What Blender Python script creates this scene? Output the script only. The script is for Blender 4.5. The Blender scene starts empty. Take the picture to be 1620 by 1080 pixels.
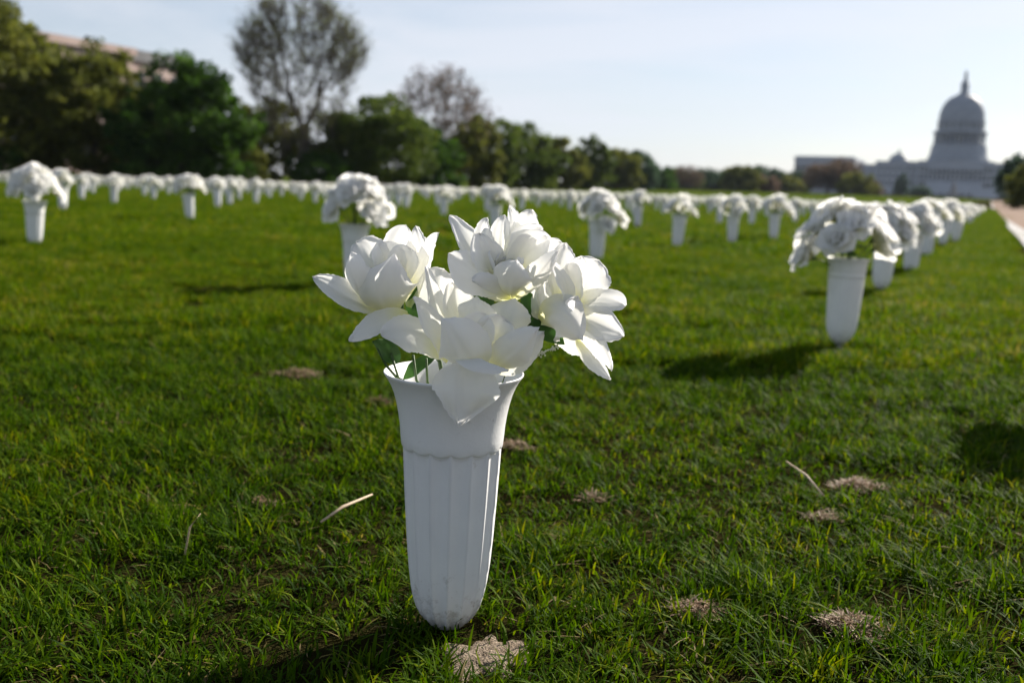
import bpy, math, random
import numpy as np
from mathutils import Matrix, Vector

S = bpy.context.scene
COL = S.collection
rad = math.radians

# ------------------------------------------------------------------ camera
CAM_H, PITCH, ROLL = 0.40, rad(8.9), rad(2.0)
cam = bpy.data.cameras.new('camera')
cam.lens, cam.sensor_width, cam.sensor_fit = 35.0, 36.0, 'HORIZONTAL'
cam.clip_start, cam.clip_end = 0.02, 6000.0
cam.dof.use_dof = True
cam.dof.focus_distance = 0.835
cam.dof.aperture_fstop = 6.3
cam_o = bpy.data.objects.new('camera', cam)
COL.objects.link(cam_o)
fwd = Vector((0, math.cos(PITCH), -math.sin(PITCH)))
up0 = Vector((0, math.sin(PITCH), math.cos(PITCH)))
X0 = Vector((1, 0, 0))
right = X0 * math.cos(ROLL) + up0 * math.sin(ROLL)
up = -X0 * math.sin(ROLL) + up0 * math.cos(ROLL)
m = Matrix((right, up, -fwd)).transposed().to_4x4()
m.translation = Vector((0, 0, CAM_H))
cam_o.matrix_world = m
S.camera = cam_o

# ------------------------------------------------------------------ sky and sun
SUN_AZ, SUN_EL = rad(45), rad(30)          # azimuth from +Y towards +X
w = bpy.data.worlds.new('World')
S.world = w
w.use_nodes = True
nt = w.node_tree
nt.nodes.clear()
out = nt.nodes.new('ShaderNodeOutputWorld')
bg = nt.nodes.new('ShaderNodeBackground')
sky = nt.nodes.new('ShaderNodeTexSky')
sky.sky_type = 'NISHITA'
sky.sun_disc = False
sky.sun_elevation, sky.sun_rotation = SUN_EL, SUN_AZ
sky.air_density, sky.dust_density, sky.ozone_density = 1.0, 0.6, 3.0
tc = nt.nodes.new('ShaderNodeTexCoord')
mp = nt.nodes.new('ShaderNodeMapping')
mp.inputs['Scale'].default_value = (1.3, 1.3, 7.0)
mp.inputs['Rotation'].default_value = (0.0, rad(9), 0.3)
nz = nt.nodes.new('ShaderNodeTexNoise')
nz.inputs['Scale'].default_value = 1.7
nz.inputs['Detail'].default_value = 7
nz.inputs['Roughness'].default_value = 0.55
nz.inputs['Distortion'].default_value = 0.5
rp = nt.nodes.new('ShaderNodeMapRange')
rp.inputs['From Min'].default_value, rp.inputs['From Max'].default_value = 0.34, 0.60
rp.inputs['To Min'].default_value, rp.inputs['To Max'].default_value = 0.48, 1.0
mixc = nt.nodes.new('ShaderNodeMix')
mixc.data_type = 'RGBA'
gain = nt.nodes.new('ShaderNodeMix')          # thin cirrus veil: scatters the sky's own light, whiter
gain.data_type = 'RGBA'
hs = nt.nodes.new('ShaderNodeHueSaturation')
hs.inputs['Saturation'].default_value = 0.12
hs.inputs['Value'].default_value = 1.0
veil = nt.nodes.new('ShaderNodeMix')
veil.data_type = 'RGBA'
veil.blend_type = 'MULTIPLY'
veil.inputs['Factor'].default_value = 1.0
veil.inputs['B'].default_value = (0.92, 0.98, 1.14, 1)
nt.links.new(tc.outputs['Generated'], mp.inputs['Vector'])
nt.links.new(mp.outputs['Vector'], nz.inputs['Vector'])
nt.links.new(nz.outputs['Fac'], rp.inputs['Value'])
nt.links.new(sky.outputs['Color'], hs.inputs['Color'])
nt.links.new(hs.outputs['Color'], veil.inputs['A'])
nt.links.new(sky.outputs['Color'], mixc.inputs['A'])
even = nt.nodes.new('ShaderNodeMix')
even.data_type = 'RGBA'
even.inputs['Factor'].default_value = 0.72
even.inputs['B'].default_value = (8.2, 8.45, 9.1, 1)
nt.links.new(veil.outputs['Result'], even.inputs['A'])
nt.links.new(even.outputs['Result'], mixc.inputs['B'])
sep = nt.nodes.new('ShaderNodeSeparateXYZ')       # haze whitens the sky towards the horizon, it is bluer overhead
nt.links.new(tc.outputs['Generated'], sep.inputs['Vector'])
el = nt.nodes.new('ShaderNodeMapRange')
el.inputs['From Min'].default_value, el.inputs['From Max'].default_value = 0.0, 0.7
el.inputs['To Min'].default_value, el.inputs['To Max'].default_value = 1.0, 0.25
nt.links.new(sep.outputs['Z'], el.inputs['Value'])
mu = nt.nodes.new('ShaderNodeMath')
mu.operation = 'MULTIPLY'
nt.links.new(rp.outputs['Result'], mu.inputs[0])
nt.links.new(el.outputs['Result'], mu.inputs[1])
nt.links.new(mu.outputs[0], mixc.inputs['Factor'])
nt.links.new(mixc.outputs['Result'], bg.inputs['Color'])
bg.inputs['Strength'].default_value = 0.0505
nt.links.new(bg.outputs['Background'], out.inputs['Surface'])
nt.nodes.remove(gain)

sun = bpy.data.lights.new('sun', 'SUN')
sun.energy, sun.angle, sun.color = 5.0, rad(0.6), (1.0, 0.93, 0.82)
sun_o = bpy.data.objects.new('sun', sun)
COL.objects.link(sun_o)
to_sun = Vector((math.sin(SUN_AZ) * math.cos(SUN_EL), math.cos(SUN_AZ) * math.cos(SUN_EL), math.sin(SUN_EL)))
sun_o.rotation_euler = to_sun.to_track_quat('Z', 'Y').to_euler()
sun_o.location = (60, 40, 60)

S.view_settings.view_transform = 'Standard'
S.view_settings.look = 'None'
S.view_settings.exposure = 1.08
S.view_settings.gamma = 1.0
S.view_settings.use_curve_mapping = False
S.cycles.max_bounces = 6
S.cycles.diffuse_bounces = 4
S.cycles.glossy_bounces = 2
S.cycles.transmission_bounces = 4
S.cycles.volume_bounces = 0
S.cycles.transparent_max_bounces = 8
S.cycles.use_denoising = True
S.cycles.sample_clamp_indirect = 6.0

# ------------------------------------------------------------------ helpers
def tag(o, label=None, cat=None, group=None, kind=None):
    if label: o['label'] = label
    if cat: o['category'] = cat
    if group: o['group'] = group
    if kind: o['kind'] = kind
    return o

def link(name, me, parent=None, mat=None, smooth=False):
    if mat is not None and not me.materials:
        me.materials.append(mat)
    o = bpy.data.objects.new(name, me)
    COL.objects.link(o)
    if parent is not None:
        o.parent = parent
    return o

def empty(name, loc=(0, 0, 0), rz=0.0):
    o = bpy.data.objects.new(name, None)
    COL.objects.link(o)
    o.empty_display_size = 0.05
    o.location = loc
    o.rotation_euler = (0, 0, rz)
    return o

class MB:
    """collects vertices and faces; build() makes one mesh"""
    def __init__(s):
        s.v, s.f, s.n, s.a = [], [], 0, []
    def add(s, v, f, att=None):
        v = np.asarray(v, float).reshape(-1, 3)
        s.v.append(v)
        s.f += [tuple(int(i) + s.n for i in q) for q in f]
        s.n += len(v)
        s.a.append(np.zeros(len(v)) if att is None else np.asarray(att, float))
        return s
    def box(s, x0, x1, y0, y1, z0, z1):
        v = [(x, y, z) for z in (z0, z1) for y in (y0, y1) for x in (x0, x1)]
        return s.add(v, [(0, 2, 3, 1), (4, 5, 7, 6), (0, 1, 5, 4), (2, 6, 7, 3), (0, 4, 6, 2), (1, 3, 7, 5)])
    def tube(s, pts, rads, n=6, cap=True):
        pts = [np.asarray(p, float) for p in pts]
        rings = []
        for i, p in enumerate(pts):
            d = pts[min(i + 1, len(pts) - 1)] - pts[max(i - 1, 0)]
            d = d / (np.linalg.norm(d) + 1e-9)
            a = np.array((0, 0, 1.0)) if abs(d[2]) < .9 else np.array((1.0, 0, 0))
            u = np.cross(d, a); u /= np.linalg.norm(u)
            w_ = np.cross(d, u)
            for k in range(n):
                t = 2 * math.pi * k / n
                rings.append(p + rads[i] * (u * math.cos(t) + w_ * math.sin(t)))
        f = []
        for i in range(len(pts) - 1):
            for k in range(n):
                f.append((i * n + k, i * n + (k + 1) % n, (i + 1) * n + (k + 1) % n, (i + 1) * n + k))
        if cap:
            f.append(tuple(range(n))[::-1])
            f.append(tuple((len(pts) - 1) * n + k for k in range(n)))
        return s.add(rings, f)
    def lathe(s, prof, n=24, cx=0, cy=0, fn=None):
        v, f = [], []
        for (z, r) in prof:
            for k in range(n):
                t = 2 * math.pi * k / n
                rr = r if fn is None else fn(z, r, t)
                v.append((cx + rr * math.cos(t), cy + rr * math.sin(t), z))
        for i in range(len(prof) - 1):
            for k in range(n):
                f.append((i * n + k, i * n + (k + 1) % n, (i + 1) * n + (k + 1) % n, (i + 1) * n + k))
        return s.add(v, f)
    def mesh(s, name, mat=None, smooth=False, att=None):
        me = bpy.data.meshes.new(name)
        v = np.concatenate(s.v) if s.v else np.zeros((0, 3))
        me.from_pydata(v.tolist(), [], s.f)
        if att:
            a = me.attributes.new(att, 'FLOAT', 'POINT')
            a.data.foreach_set('value', np.concatenate(s.a).astype(np.float32))
        if smooth:
            me.polygons.foreach_set('use_smooth', np.ones(len(me.polygons), bool))
        if mat is not None:
            me.materials.append(mat)
        me.update()
        return me
    def build(s, name, mat, parent=None, smooth=False, att=None):
        return link(name, s.mesh(name, mat, smooth, att), parent)

def fast_mesh(name, V, loops, starts, mat, att=None):
    me = bpy.data.meshes.new(name)
    me.vertices.add(len(V)); me.vertices.foreach_set('co', V.astype(np.float32).ravel())
    me.loops.add(len(loops)); me.loops.foreach_set('vertex_index', loops.astype(np.int32))
    me.polygons.add(len(starts)); me.polygons.foreach_set('loop_start', starts.astype(np.int32))
    if att is not None:
        for k, a in att.items():
            x = me.attributes.new(k, 'FLOAT', 'POINT')
            x.data.foreach_set('value', a.astype(np.float32))
    me.update(calc_edges=True)
    me.validate()
    if mat is not None: me.materials.append(mat)
    return me

def vnoise(x, y, sc, seed=0):
    """smooth value noise 0..1"""
    x = np.asarray(x) * sc + seed * 17.31; y = np.asarray(y) * sc + seed * 9.17
    xi, yi = np.floor(x), np.floor(y)
    fx, fy = x - xi, y - yi
    fx, fy = fx * fx * (3 - 2 * fx), fy * fy * (3 - 2 * fy)
    def h(a, b):
        q = np.sin(a * 127.1 + b * 311.7 + seed * 74.7) * 43758.5453
        return q - np.floor(q)
    return (h(xi, yi) * (1 - fx) + h(xi + 1, yi) * fx) * (1 - fy) + (h(xi, yi + 1) * (1 - fx) + h(xi + 1, yi + 1) * fx) * fy

# ------------------------------------------------------------------ materials
def new_mat(name):
    mt = bpy.data.materials.new(name)
    mt.use_nodes = True
    n = mt.node_tree
    n.nodes.clear()
    return mt, n, n.nodes.new('ShaderNodeOutputMaterial')

def N(n, t, **kw):
    x = n.nodes.new(t)
    for k, v in kw.items():
        if k in x.inputs: x.inputs[k].default_value = v
        else: setattr(x, k, v)
    return x

def ramp(n, stops):
    r = n.nodes.new('ShaderNodeValToRGB')
    e = r.color_ramp.elements
    while len(e) < len(stops): e.new(0.5)
    for q, (p, c) in zip(e, stops):
        q.position = p; q.color = (*c, 1)
    return r

def mat_basic(name, c1, c2, scale=8, rough=0.6, bump=0.0, bscale=60, spec=0.5, detail=6):
    mt, n, o = new_mat(name)
    b = N(n, 'ShaderNodeBsdfPrincipled', Roughness=rough)
    b.inputs['Specular IOR Level'].default_value = spec
    t = N(n, 'ShaderNodeTexCoord')
    z = N(n, 'ShaderNodeTexNoise', Scale=scale, Detail=detail)
    r = ramp(n, [(0.3, c1), (0.7, c2)])
    n.links.new(t.outputs['Object'], z.inputs['Vector'])
    n.links.new(z.outputs['Fac'], r.inputs['Fac'])
    n.links.new(r.outputs['Color'], b.inputs['Base Color'])
    if bump:
        z2 = N(n, 'ShaderNodeTexNoise', Scale=bscale, Detail=4)
        bp = N(n, 'ShaderNodeBump', Strength=bump, Distance=0.01)
        n.links.new(t.outputs['Object'], z2.inputs['Vector'])
        n.links.new(z2.outputs['Fac'], bp.inputs['Height'])
        n.links.new(bp.outputs['Normal'], b.inputs['Normal'])
    n.links.new(b.outputs['BSDF'], o.inputs['Surface'])
    return mt

def mat_leafy(name, stops, att, transl=0.4, rough=0.5, spec=0.3, noise=0.0, nscale=1.0, tcol=None, obj_rand=0.0):
    """two-sided leaf / petal / blade: diffuse, sheen and light coming through"""
    mt, n, o = new_mat(name)
    a = N(n, 'ShaderNodeAttribute', attribute_name=att)
    fac = a.outputs['Fac']
    if noise:
        g = N(n, 'ShaderNodeNewGeometry')
        z = N(n, 'ShaderNodeTexNoise', Scale=nscale, Detail=6, Roughness=.72)
        n.links.new(g.outputs['Position'], z.inputs['Vector'])
        s1 = N(n, 'ShaderNodeMath', operation='SUBTRACT'); s1.inputs[1].default_value = 0.5
        s2 = N(n, 'ShaderNodeMath', operation='MULTIPLY_ADD'); s2.inputs[1].default_value = noise
        n.links.new(z.outputs['Fac'], s1.inputs[0])
        n.links.new(s1.outputs[0], s2.inputs[0])
        n.links.new(fac, s2.inputs[2])
        fac = s2.outputs[0]
    r = ramp(n, stops)
    n.links.new(fac, r.inputs['Fac'])
    b = N(n, 'ShaderNodeBsdfPrincipled', Roughness=rough)
    b.inputs['Specular IOR Level'].default_value = spec
    n.links.new(r.outputs['Color'], b.inputs['Base Color'])
    t = N(n, 'ShaderNodeBsdfTranslucent')
    if tcol:
        mm = N(n, 'ShaderNodeMix', data_type='RGBA', blend_type='MULTIPLY')
        mm.inputs['Factor'].default_value = 1.0
        mm.inputs['B'].default_value = (*tcol, 1)
        n.links.new(r.outputs['Color'], mm.inputs['A'])
        n.links.new(mm.outputs['Result'], t.inputs['Color'])
    else:
        n.links.new(r.outputs['Color'], t.inputs['Color'])
    mx = N(n, 'ShaderNodeMixShader')
    mx.inputs['Fac'].default_value = transl
    n.links.new(b.outputs['BSDF'], mx.inputs[1])
    n.links.new(t.outputs['BSDF'], mx.inputs[2])
    n.links.new(mx.outputs['Shader'], o.inputs['Surface'])
    return mt, n, b

M = {}
M['petal'], _n, _b = mat_leafy('petal_fabric', [(0.0, (.70, .72, .20)), (0.14, (.84, .83, .50)), (0.38, (.89, .885, .81)), (.75, (.905, .90, .875)), (1.0, (.91, .905, .895))], 'root', .48, .75, .1)
_t = N(_n, 'ShaderNodeTexCoord'); _z = N(_n, 'ShaderNodeTexNoise', Scale=900.0, Detail=2); _bp = N(_n, 'ShaderNodeBump', Strength=.12, Distance=.0005)
_n.links.new(_t.outputs['Object'], _z.inputs['Vector']); _n.links.new(_z.outputs['Fac'], _bp.inputs['Height']); _n.links.new(_bp.outputs['Normal'], _b.inputs['Normal'])
M['silk_leaf'], _, _ = mat_leafy('silk_leaf', [(0, (.025, .075, .014)), (1, (.06, .15, .025))], 'root', .3, .45, .4)
M['vase'] = mat_basic('vase_plastic', (.74, .74, .745), (.79, .79, .785), 30, .42, .05, 300, .4)
M['stem'] = mat_basic('stem_plastic', (.03, .07, .015), (.06, .11, .025), 60, .5)
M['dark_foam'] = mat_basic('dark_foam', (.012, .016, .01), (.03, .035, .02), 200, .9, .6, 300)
M['grass'], _, _ = mat_leafy('grass_blade', [(0.0, (.010, .030, .001)), (0.35, (.042, .094, .0015)), (0.62, (.104, .165, .003)), (0.80, (.20, .20, .006)), (0.9, (.26, .20, .08)), (1.0, (.40, .31, .17))], 'tone', .5, .6, .05, .85, .9, (1.0, 1.0, .3))
M['straw'], _, _ = mat_leafy('dry_straw', [(0, (.17, .10, .055)), (.6, (.34, .22, .13)), (1, (.52, .39, .25))], 'tone', .25, .6, .3)

# faint soil splashes on the lower part of the vases
_n = M['vase'].node_tree
_b = [q for q in _n.nodes if q.type == 'BSDF_PRINCIPLED'][0]
_src = _b.inputs['Base Color'].links[0].from_socket
_tc = N(_n, 'ShaderNodeTexCoord'); _sx = N(_n, 'ShaderNodeSeparateXYZ'); _nz = N(_n, 'ShaderNodeTexNoise', Scale=70.0, Detail=8, Roughness=.75)
_mr = N(_n, 'ShaderNodeMapRange'); _mr.inputs['From Min'].default_value = .07; _mr.inputs['From Max'].default_value = .0; _mr.inputs['To Max'].default_value = .20
_ad = N(_n, 'ShaderNodeMath', operation='ADD'); _st = N(_n, 'ShaderNodeMapRange')
_st.inputs['From Min'].default_value = .62; _st.inputs['From Max'].default_value = .80; _st.inputs['To Max'].default_value = .55
_mx = N(_n, 'ShaderNodeMix', data_type='RGBA'); _mx.inputs['B'].default_value = (.20, .15, .10, 1)
_n.links.new(_tc.outputs['Object'], _sx.inputs['Vector']); _n.links.new(_tc.outputs['Object'], _nz.inputs['Vector'])
_n.links.new(_sx.outputs['Z'], _mr.inputs['Value']); _n.links.new(_mr.outputs['Result'], _ad.inputs[0]); _n.links.new(_nz.outputs['Fac'], _ad.inputs[1])
_n.links.new(_ad.outputs[0], _st.inputs['Value']); _n.links.new(_st.outputs['Result'], _mx.inputs['Factor'])
_n.links.new(_src, _mx.inputs['A']); _n.links.new(_mx.outputs['Result'], _b.inputs['Base Color'])

# ground: one sheet, lawn green over dark soil, browner in worn patches
def mat_lawn():
    mt, n, o = new_mat('lawn')
    b = N(n, 'ShaderNodeBsdfPrincipled', Roughness=.9)
    b.inputs['Specular IOR Level'].default_value = .0
    g = N(n, 'ShaderNodeNewGeometry')
    z = N(n, 'ShaderNodeTexNoise', Scale=.35, Detail=8, Roughness=.65)
    z2 = N(n, 'ShaderNodeTexNoise', Scale=14.0, Detail=6, Roughness=.7)
    r = ramp(n, [(.32, (.016, .015, .005)), (.5, (.030, .026, .009)), (.64, (.055, .042, .018)), (.76, (.11, .078, .04))])
    r2 = ramp(n, [(.3, (.35, .35, .35)), (.7, (1.3, 1.3, 1.3))])
    mx = N(n, 'ShaderNodeMix', data_type='RGBA', blend_type='MULTIPLY')
    mx.inputs['Factor'].default_value = 1
    for q in (z, z2): n.links.new(g.outputs['Position'], q.inputs['Vector'])
    n.links.new(z.outputs['Fac'], r.inputs['Fac']); n.links.new(z2.outputs['Fac'], r2.inputs['Fac'])
    n.links.new(r.outputs['Color'], mx.inputs['A']); n.links.new(r2.outputs['Color'], mx.inputs['B'])
    n.links.new(mx.outputs['Result'], b.inputs['Base Color'])
    bp = N(n, 'ShaderNodeBump', Strength=.9, Distance=.05)
    n.links.new(z2.outputs['Fac'], bp.inputs['Height']); n.links.new(bp.outputs['Normal'], b.inputs['Normal'])
    n.links.new(b.outputs['BSDF'], o.inputs['Surface'])
    return mt
M['lawn'] = mat_lawn()
M['sand'] = mat_basic('sandy_soil', (.17, .125, .085), (.40, .32, .245), 90, .95, .9, 500, .1)
M['gravel'] = mat_basic('brown_gravel', (.15, .09, .06), (.23, .15, .105), 30, .95, .8, 40, .1)
M['kerb'] = mat_basic('pale_concrete', (.27, .255, .25), (.36, .345, .335), 4, .85, .3, 60, .2)

AZ = rad(25.11)                              # direction of the rows of vases (towards the domed building)
def field(lat, along):
    return (lat * math.cos(AZ) + along * math.sin(AZ), -lat * math.sin(AZ) + along * math.cos(AZ))
def along_of(x, y): return x * math.sin(AZ) + y * math.cos(AZ)
def lat_of(x, y): return x * math.cos(AZ) - y * math.sin(AZ)
def ground_z(x, y):
    t = np.clip((along_of(np.asarray(x, float), np.asarray(y, float)) - 110) / 420, 0, 1)
    dip = .007 * np.clip(np.asarray(y, float) - 11, 0, 40)      # the lawn falls very slightly away, then climbs to the hill
    return 2.2 * t * t * (3 - 2 * t) - dip

gx = np.concatenate([-np.geomspace(1400, 1, 40), [0], np.geomspace(1, 1400, 40)])
gy = np.concatenate([[-200, -60, -15, -4], np.linspace(-1, 11, 13), np.linspace(16, 51, 8), np.geomspace(60, 1450, 50)])
GX, GY = np.meshgrid(gx, gy)
V = np.stack([GX, GY, ground_z(GX, GY)], -1).reshape(-1, 3)
nx = len(gx)
F = [(j * nx + i, j * nx + i + 1, (j + 1) * nx + i + 1, (j + 1) * nx + i) for j in range(len(gy) - 1) for i in range(nx - 1)]
g = MB().add(V, F).build('lawn', M['lawn'], smooth=True)
tag(g, kind='structure')

# gravel path with a pale concrete edge strip, running along the rows
def strip(name, l0, l1, a0, a1, z0, z1, mat, n=60):
    mb = MB()
    A = np.concatenate([[a0], np.geomspace(max(a0, 1) + 1, a1, n)])
    v, f = [], []
    for a in A:
        for (l, top) in ((l0, 0), (l0, 1), (l1, 1), (l1, 0)):
            x, y = field(l, a)
            z = float(ground_z(x, y))
            v.append((x, y, z + (z1 if top else z0)))
    for i in range(len(A) - 1):
        for k in range(3):
            f.append((4 * i + k, 4 * i + k + 1, 4 * i + k + 5, 4 * i + k + 4))
    f += [(3, 2, 1, 0), tuple(4 * (len(A) - 1) + k for k in range(4))]
    o = mb.add(v, f).build(name, mat)
    tag(o, kind='structure')
    return o
strip('kerb', .32, .52, -1, 300, -.05, .03, M['kerb'])
strip('path', .52, 7.5, -1, 300, -.05, .012, M['gravel'])

# ------------------------------------------------------------------ grass (stuff)
BARE = [(-0.014, 0.800, .034, .05), (.324, .876, .05, .03), (.184, .899, .04, .025), (.484, 1.333, .06, .04), (.011, 1.48, .05, .04), (-.436, 1.996, .09, .05), (-0.05, .86, .018, .018)]
def blades(x, y, h, w_, tone, rng, lean=None, az=None):
    n = len(x)
    az = rng.uniform(0, 2 * np.pi, n) if az is None else az
    lean = rng.uniform(.15, 1.1, n) if lean is None else lean
    dx, dy = np.cos(az), np.sin(az)
    sa = az + np.pi / 2 + rng.uniform(-.7, .7, n)
    sx, sy = np.cos(sa), np.sin(sa)
    V = np.zeros((n, 7, 3))
    for k, (t, ww) in enumerate(((0, .75), (.42, 1.0), (.76, .68), (1.0, 0))):
        cx = x + dx * h * lean * t ** 1.8; cy = y + dy * h * lean * t ** 1.8
        cz = h * (t - .32 * np.minimum(lean, 1.2) * t * t) - .002
        if k < 3:
            V[:, 2 * k] = np.stack([cx - sx * w_ * ww / 2, cy - sy * w_ * ww / 2, cz], -1)
            V[:, 2 * k + 1] = np.stack([cx + sx * w_ * ww / 2, cy + sy * w_ * ww / 2, cz], -1)
        else:
            V[:, 6] = np.stack([cx, cy, cz], -1)
    pat = np.array([0, 1, 3, 2, 2, 3, 5, 4, 4, 5, 6])
    loops = (np.arange(n)[:, None] * 7 + pat).ravel()
    starts = (np.arange(n)[:, None] * 11 + np.array([0, 4, 8])).ravel()
    return V.reshape(-1, 3), loops, starts, np.repeat(tone, 7)

def turf(cx, cy, rng, per, spread, hmin, hmax, wmin, wmax):
    """blades in tufts round the centres"""
    n = len(cx) * per
    tx, ty = np.repeat(cx, per), np.repeat(cy, per)
    ox, oy = rng.normal(0, spread, n), rng.normal(0, spread, n)
    x, y = tx + ox, ty + oy
    taz = np.repeat(rng.uniform(0, 2 * np.pi, len(cx)), per)
    az = np.where(rng.random(n) < .55, np.arctan2(oy, ox) + rng.normal(0, .7, n), taz + rng.normal(0, .6, n))
    hs_ = np.repeat(rng.uniform(.7, 1.2, len(cx)), per)
    h = rng.uniform(hmin, hmax, n) * hs_
    tone = np.clip(np.repeat(rng.normal(.49, .13, len(cx)), per) + rng.normal(0, .13, n), 0, .84)
    dead = rng.random(n)
    tone = np.where(dead < .035, rng.uniform(.86, 1.0, n), tone)
    lean = rng.uniform(.15, 1.15, n) + np.where(dead < .035, .6, 0)
    h = np.where(dead < .035, h * .7, h)
    wd = rng.uniform(wmin, wmax, n)
    return x, y, h, wd, tone, lean, az

rng = np.random.default_rng(7)
# nearest turf, one mesh
def in_view(x, y, margin=.3):
    return np.abs(x) < y * .56 + margin
DEN = 3600
YN, YF = .52, 2.5
n0 = int((YF - YN) * 3.5 * DEN)
cx = rng.uniform(-1.75, 1.75, n0); cy = rng.uniform(YN, YF, n0)
k = in_view(cx, cy)
cx, cy = cx[k], cy[k]
x, y, h, wd, tone, lean, az = turf(cx, cy, rng, 17, .008, .010, .030, .0013, .0028)
tone = np.where(tone < .85, tone - .10, tone)
lean = lean * 1.25
lump = vnoise(x, y, 9, 3) * .6 + vnoise(x, y, 3.2, 5) * .4
h = h * (.35 + 1.35 * lump)
keep = rng.random(len(x)) < np.clip(.10 + 1.2 * (.5 * vnoise(x, y, 28, 9) + .5 * vnoise(x, y, 11, 13)), 0, 1)
for bx_, by_, ra, rb in BARE:
    d = ((x - bx_) / ra) ** 2 + ((y - by_) / rb) ** 2
    d = d * (.6 + .8 * vnoise(x, y, 40, 2))
    keep &= (d > 1) | (rng.random(len(x)) < (.2 if by_ < .81 else .4))
a_ = along_of(x, y); keep &= lat_of(x, y) < .3
x, y, h, wd, tone, lean, az = [q[keep] for q in (x, y, h, wd, tone, lean, az)]
Vg, Lg, Sg, Tg = blades(x, y, h, wd, tone, rng, lean, az)
me = fast_mesh('grass', Vg, Lg, Sg, M['grass'], {'tone': Tg})
go = link('grass', me)
tag(go, 'short green lawn grass blades growing round the nearest vase', 'grass', kind='stuff')

# farther turf: patches laid out by geometry nodes
def patch_collection(name, size, tufts, per, spread, hm, hM, wm, wM, variants, seed):
    col = bpy.data.collections.new(name)
    for v_ in range(variants):
        r_ = np.random.default_rng(seed + v_)
        px, py = r_.uniform(-size / 2, size / 2, tufts), r_.uniform(-size / 2, size / 2, tufts)
        x, y, h, wd, tone, lean, az = turf(px, py, r_, per, spread, hm, hM, wm, wM)
        h = h * (.55 + .9 * vnoise(x, y, 5 / size ** .5, v_))
        Vp, Lp, Sp, Tp = blades(x, y, h, wd, tone, r_, lean, az)
        o = bpy.data.objects.new('turf_patch', fast_mesh('turf_patch', Vp, Lp, Sp, M['grass'], {'tone': Tp}))
        col.objects.link(o)
    return col

def gn_scatter(name, pts, rot, scl, idx, col, label):
    me = bpy.data.meshes.new(name)
    me.vertices.add(len(pts)); me.vertices.foreach_set('co', pts.astype(np.float32).ravel())
    for nm, arr, ty in (('rot', rot, 'FLOAT'), ('scl', scl, 'FLOAT'), ('idx', idx, 'INT')):
        a = me.attributes.new(nm, ty, 'POINT')
        a.data.foreach_set('value', arr.astype(np.int32 if ty == 'INT' else np.float32))
    o = link(name, me)
    ng = bpy.data.node_groups.new(name + '_scatter', 'GeometryNodeTree')
    ng.interface.new_socket('Geometry', in_out='INPUT', socket_type='NodeSocketGeometry')
    ng.interface.new_socket('Geometry', in_out='OUTPUT', socket_type='NodeSocketGeometry')
    gi, go_ = ng.nodes.new('NodeGroupInput'), ng.nodes.new('NodeGroupOutput')
    ci = ng.nodes.new('GeometryNodeCollectionInfo')
    ci.inputs['Collection'].default_value = col
    ci.inputs['Separate Children'].default_value = True
    ci.inputs['Reset Children'].default_value = True
    ip = ng.nodes.new('GeometryNodeInstanceOnPoints')
    ip.inputs['Pick Instance'].default_value = True
    def attr(nm, ty):
        q = ng.nodes.new('GeometryNodeInputNamedAttribute'); q.data_type = ty
        q.inputs['Name'].default_value = nm
        return q.outputs['Attribute']
    cb = ng.nodes.new('ShaderNodeCombineXYZ')
    ng.links.new(attr('rot', 'FLOAT'), cb.inputs['Z'])
    ng.links.new(gi.outputs[0], ip.inputs['Points'])
    ng.links.new(ci.outputs[0], ip.inputs['Instance'])
    ng.links.new(attr('idx', 'INT'), ip.inputs['Instance Index'])
    ng.links.new(cb.outputs[0], ip.inputs['Rotation'])
    ng.links.new(attr('scl', 'FLOAT'), ip.inputs['Scale'])
    ng.links.new(ip.outputs[0], go_.inputs[0])
    md = o.modifiers.new('scatter', 'NODES'); md.node_group = ng
    tag(o, label, 'grass', kind='stuff')
    return o

def lay(y0, y1, step, size, col, nvar, name, label, jitter=.25):
    ys = np.arange(y0, y1, step)
    P = []
    for yy in ys:
        hw = yy * .62 + size + .3
        for xx in np.arange(-hw, hw, step):
            P.append((xx + rng.uniform(-jitter, jitter) * step, yy + rng.uniform(-jitter, jitter) * step, 0))
    P = np.array(P)
    P = P[lat_of(P[:, 0], P[:, 1]) < .3 - size * .5]
    n = len(P)
    P[:, 2] = ground_z(P[:, 0], P[:, 1])
    gn_scatter(name, P, rng.uniform(0, 2 * np.pi, n), (.72 + .6 * vnoise(P[:, 0], P[:, 1], 1.3, 4)) * rng.uniform(.9, 1.15, n), rng.integers(0, nvar, n), col, label)
c1 = patch_collection('turf_near', .34, 300, 13, .011, .018, .042, .0018, .0036, 7, 100)
lay(2.45, 7.0, .29, .34, c1, 7, 'grass', 'green lawn grass in the middle distance behind the nearest vase')
c2 = patch_collection('turf_mid', 1.2, 800, 9, .02, .02, .045, .005, .009, 6, 200)
lay(6.8, 24, 1.0, 1.2, c2, 6, 'grass', 'green lawn grass between the rows of vases farther back')
c3 = patch_collection('turf_far', 4.0, 1500, 7, .05, .025, .05, .014, .026, 5, 300)
lay(23, 85, 3.3, 4.0, c3, 5, 'grass', 'green lawn grass at the far side of the field')
c4 = patch_collection('turf_farthest', 9.0, 1600, 6, .14, .03, .07, .05, .09, 4, 400)
lay(84, 330, 7.0, 9.0, c4, 4, 'grass', 'green lawn grass beyond the rows of vases')

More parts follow.
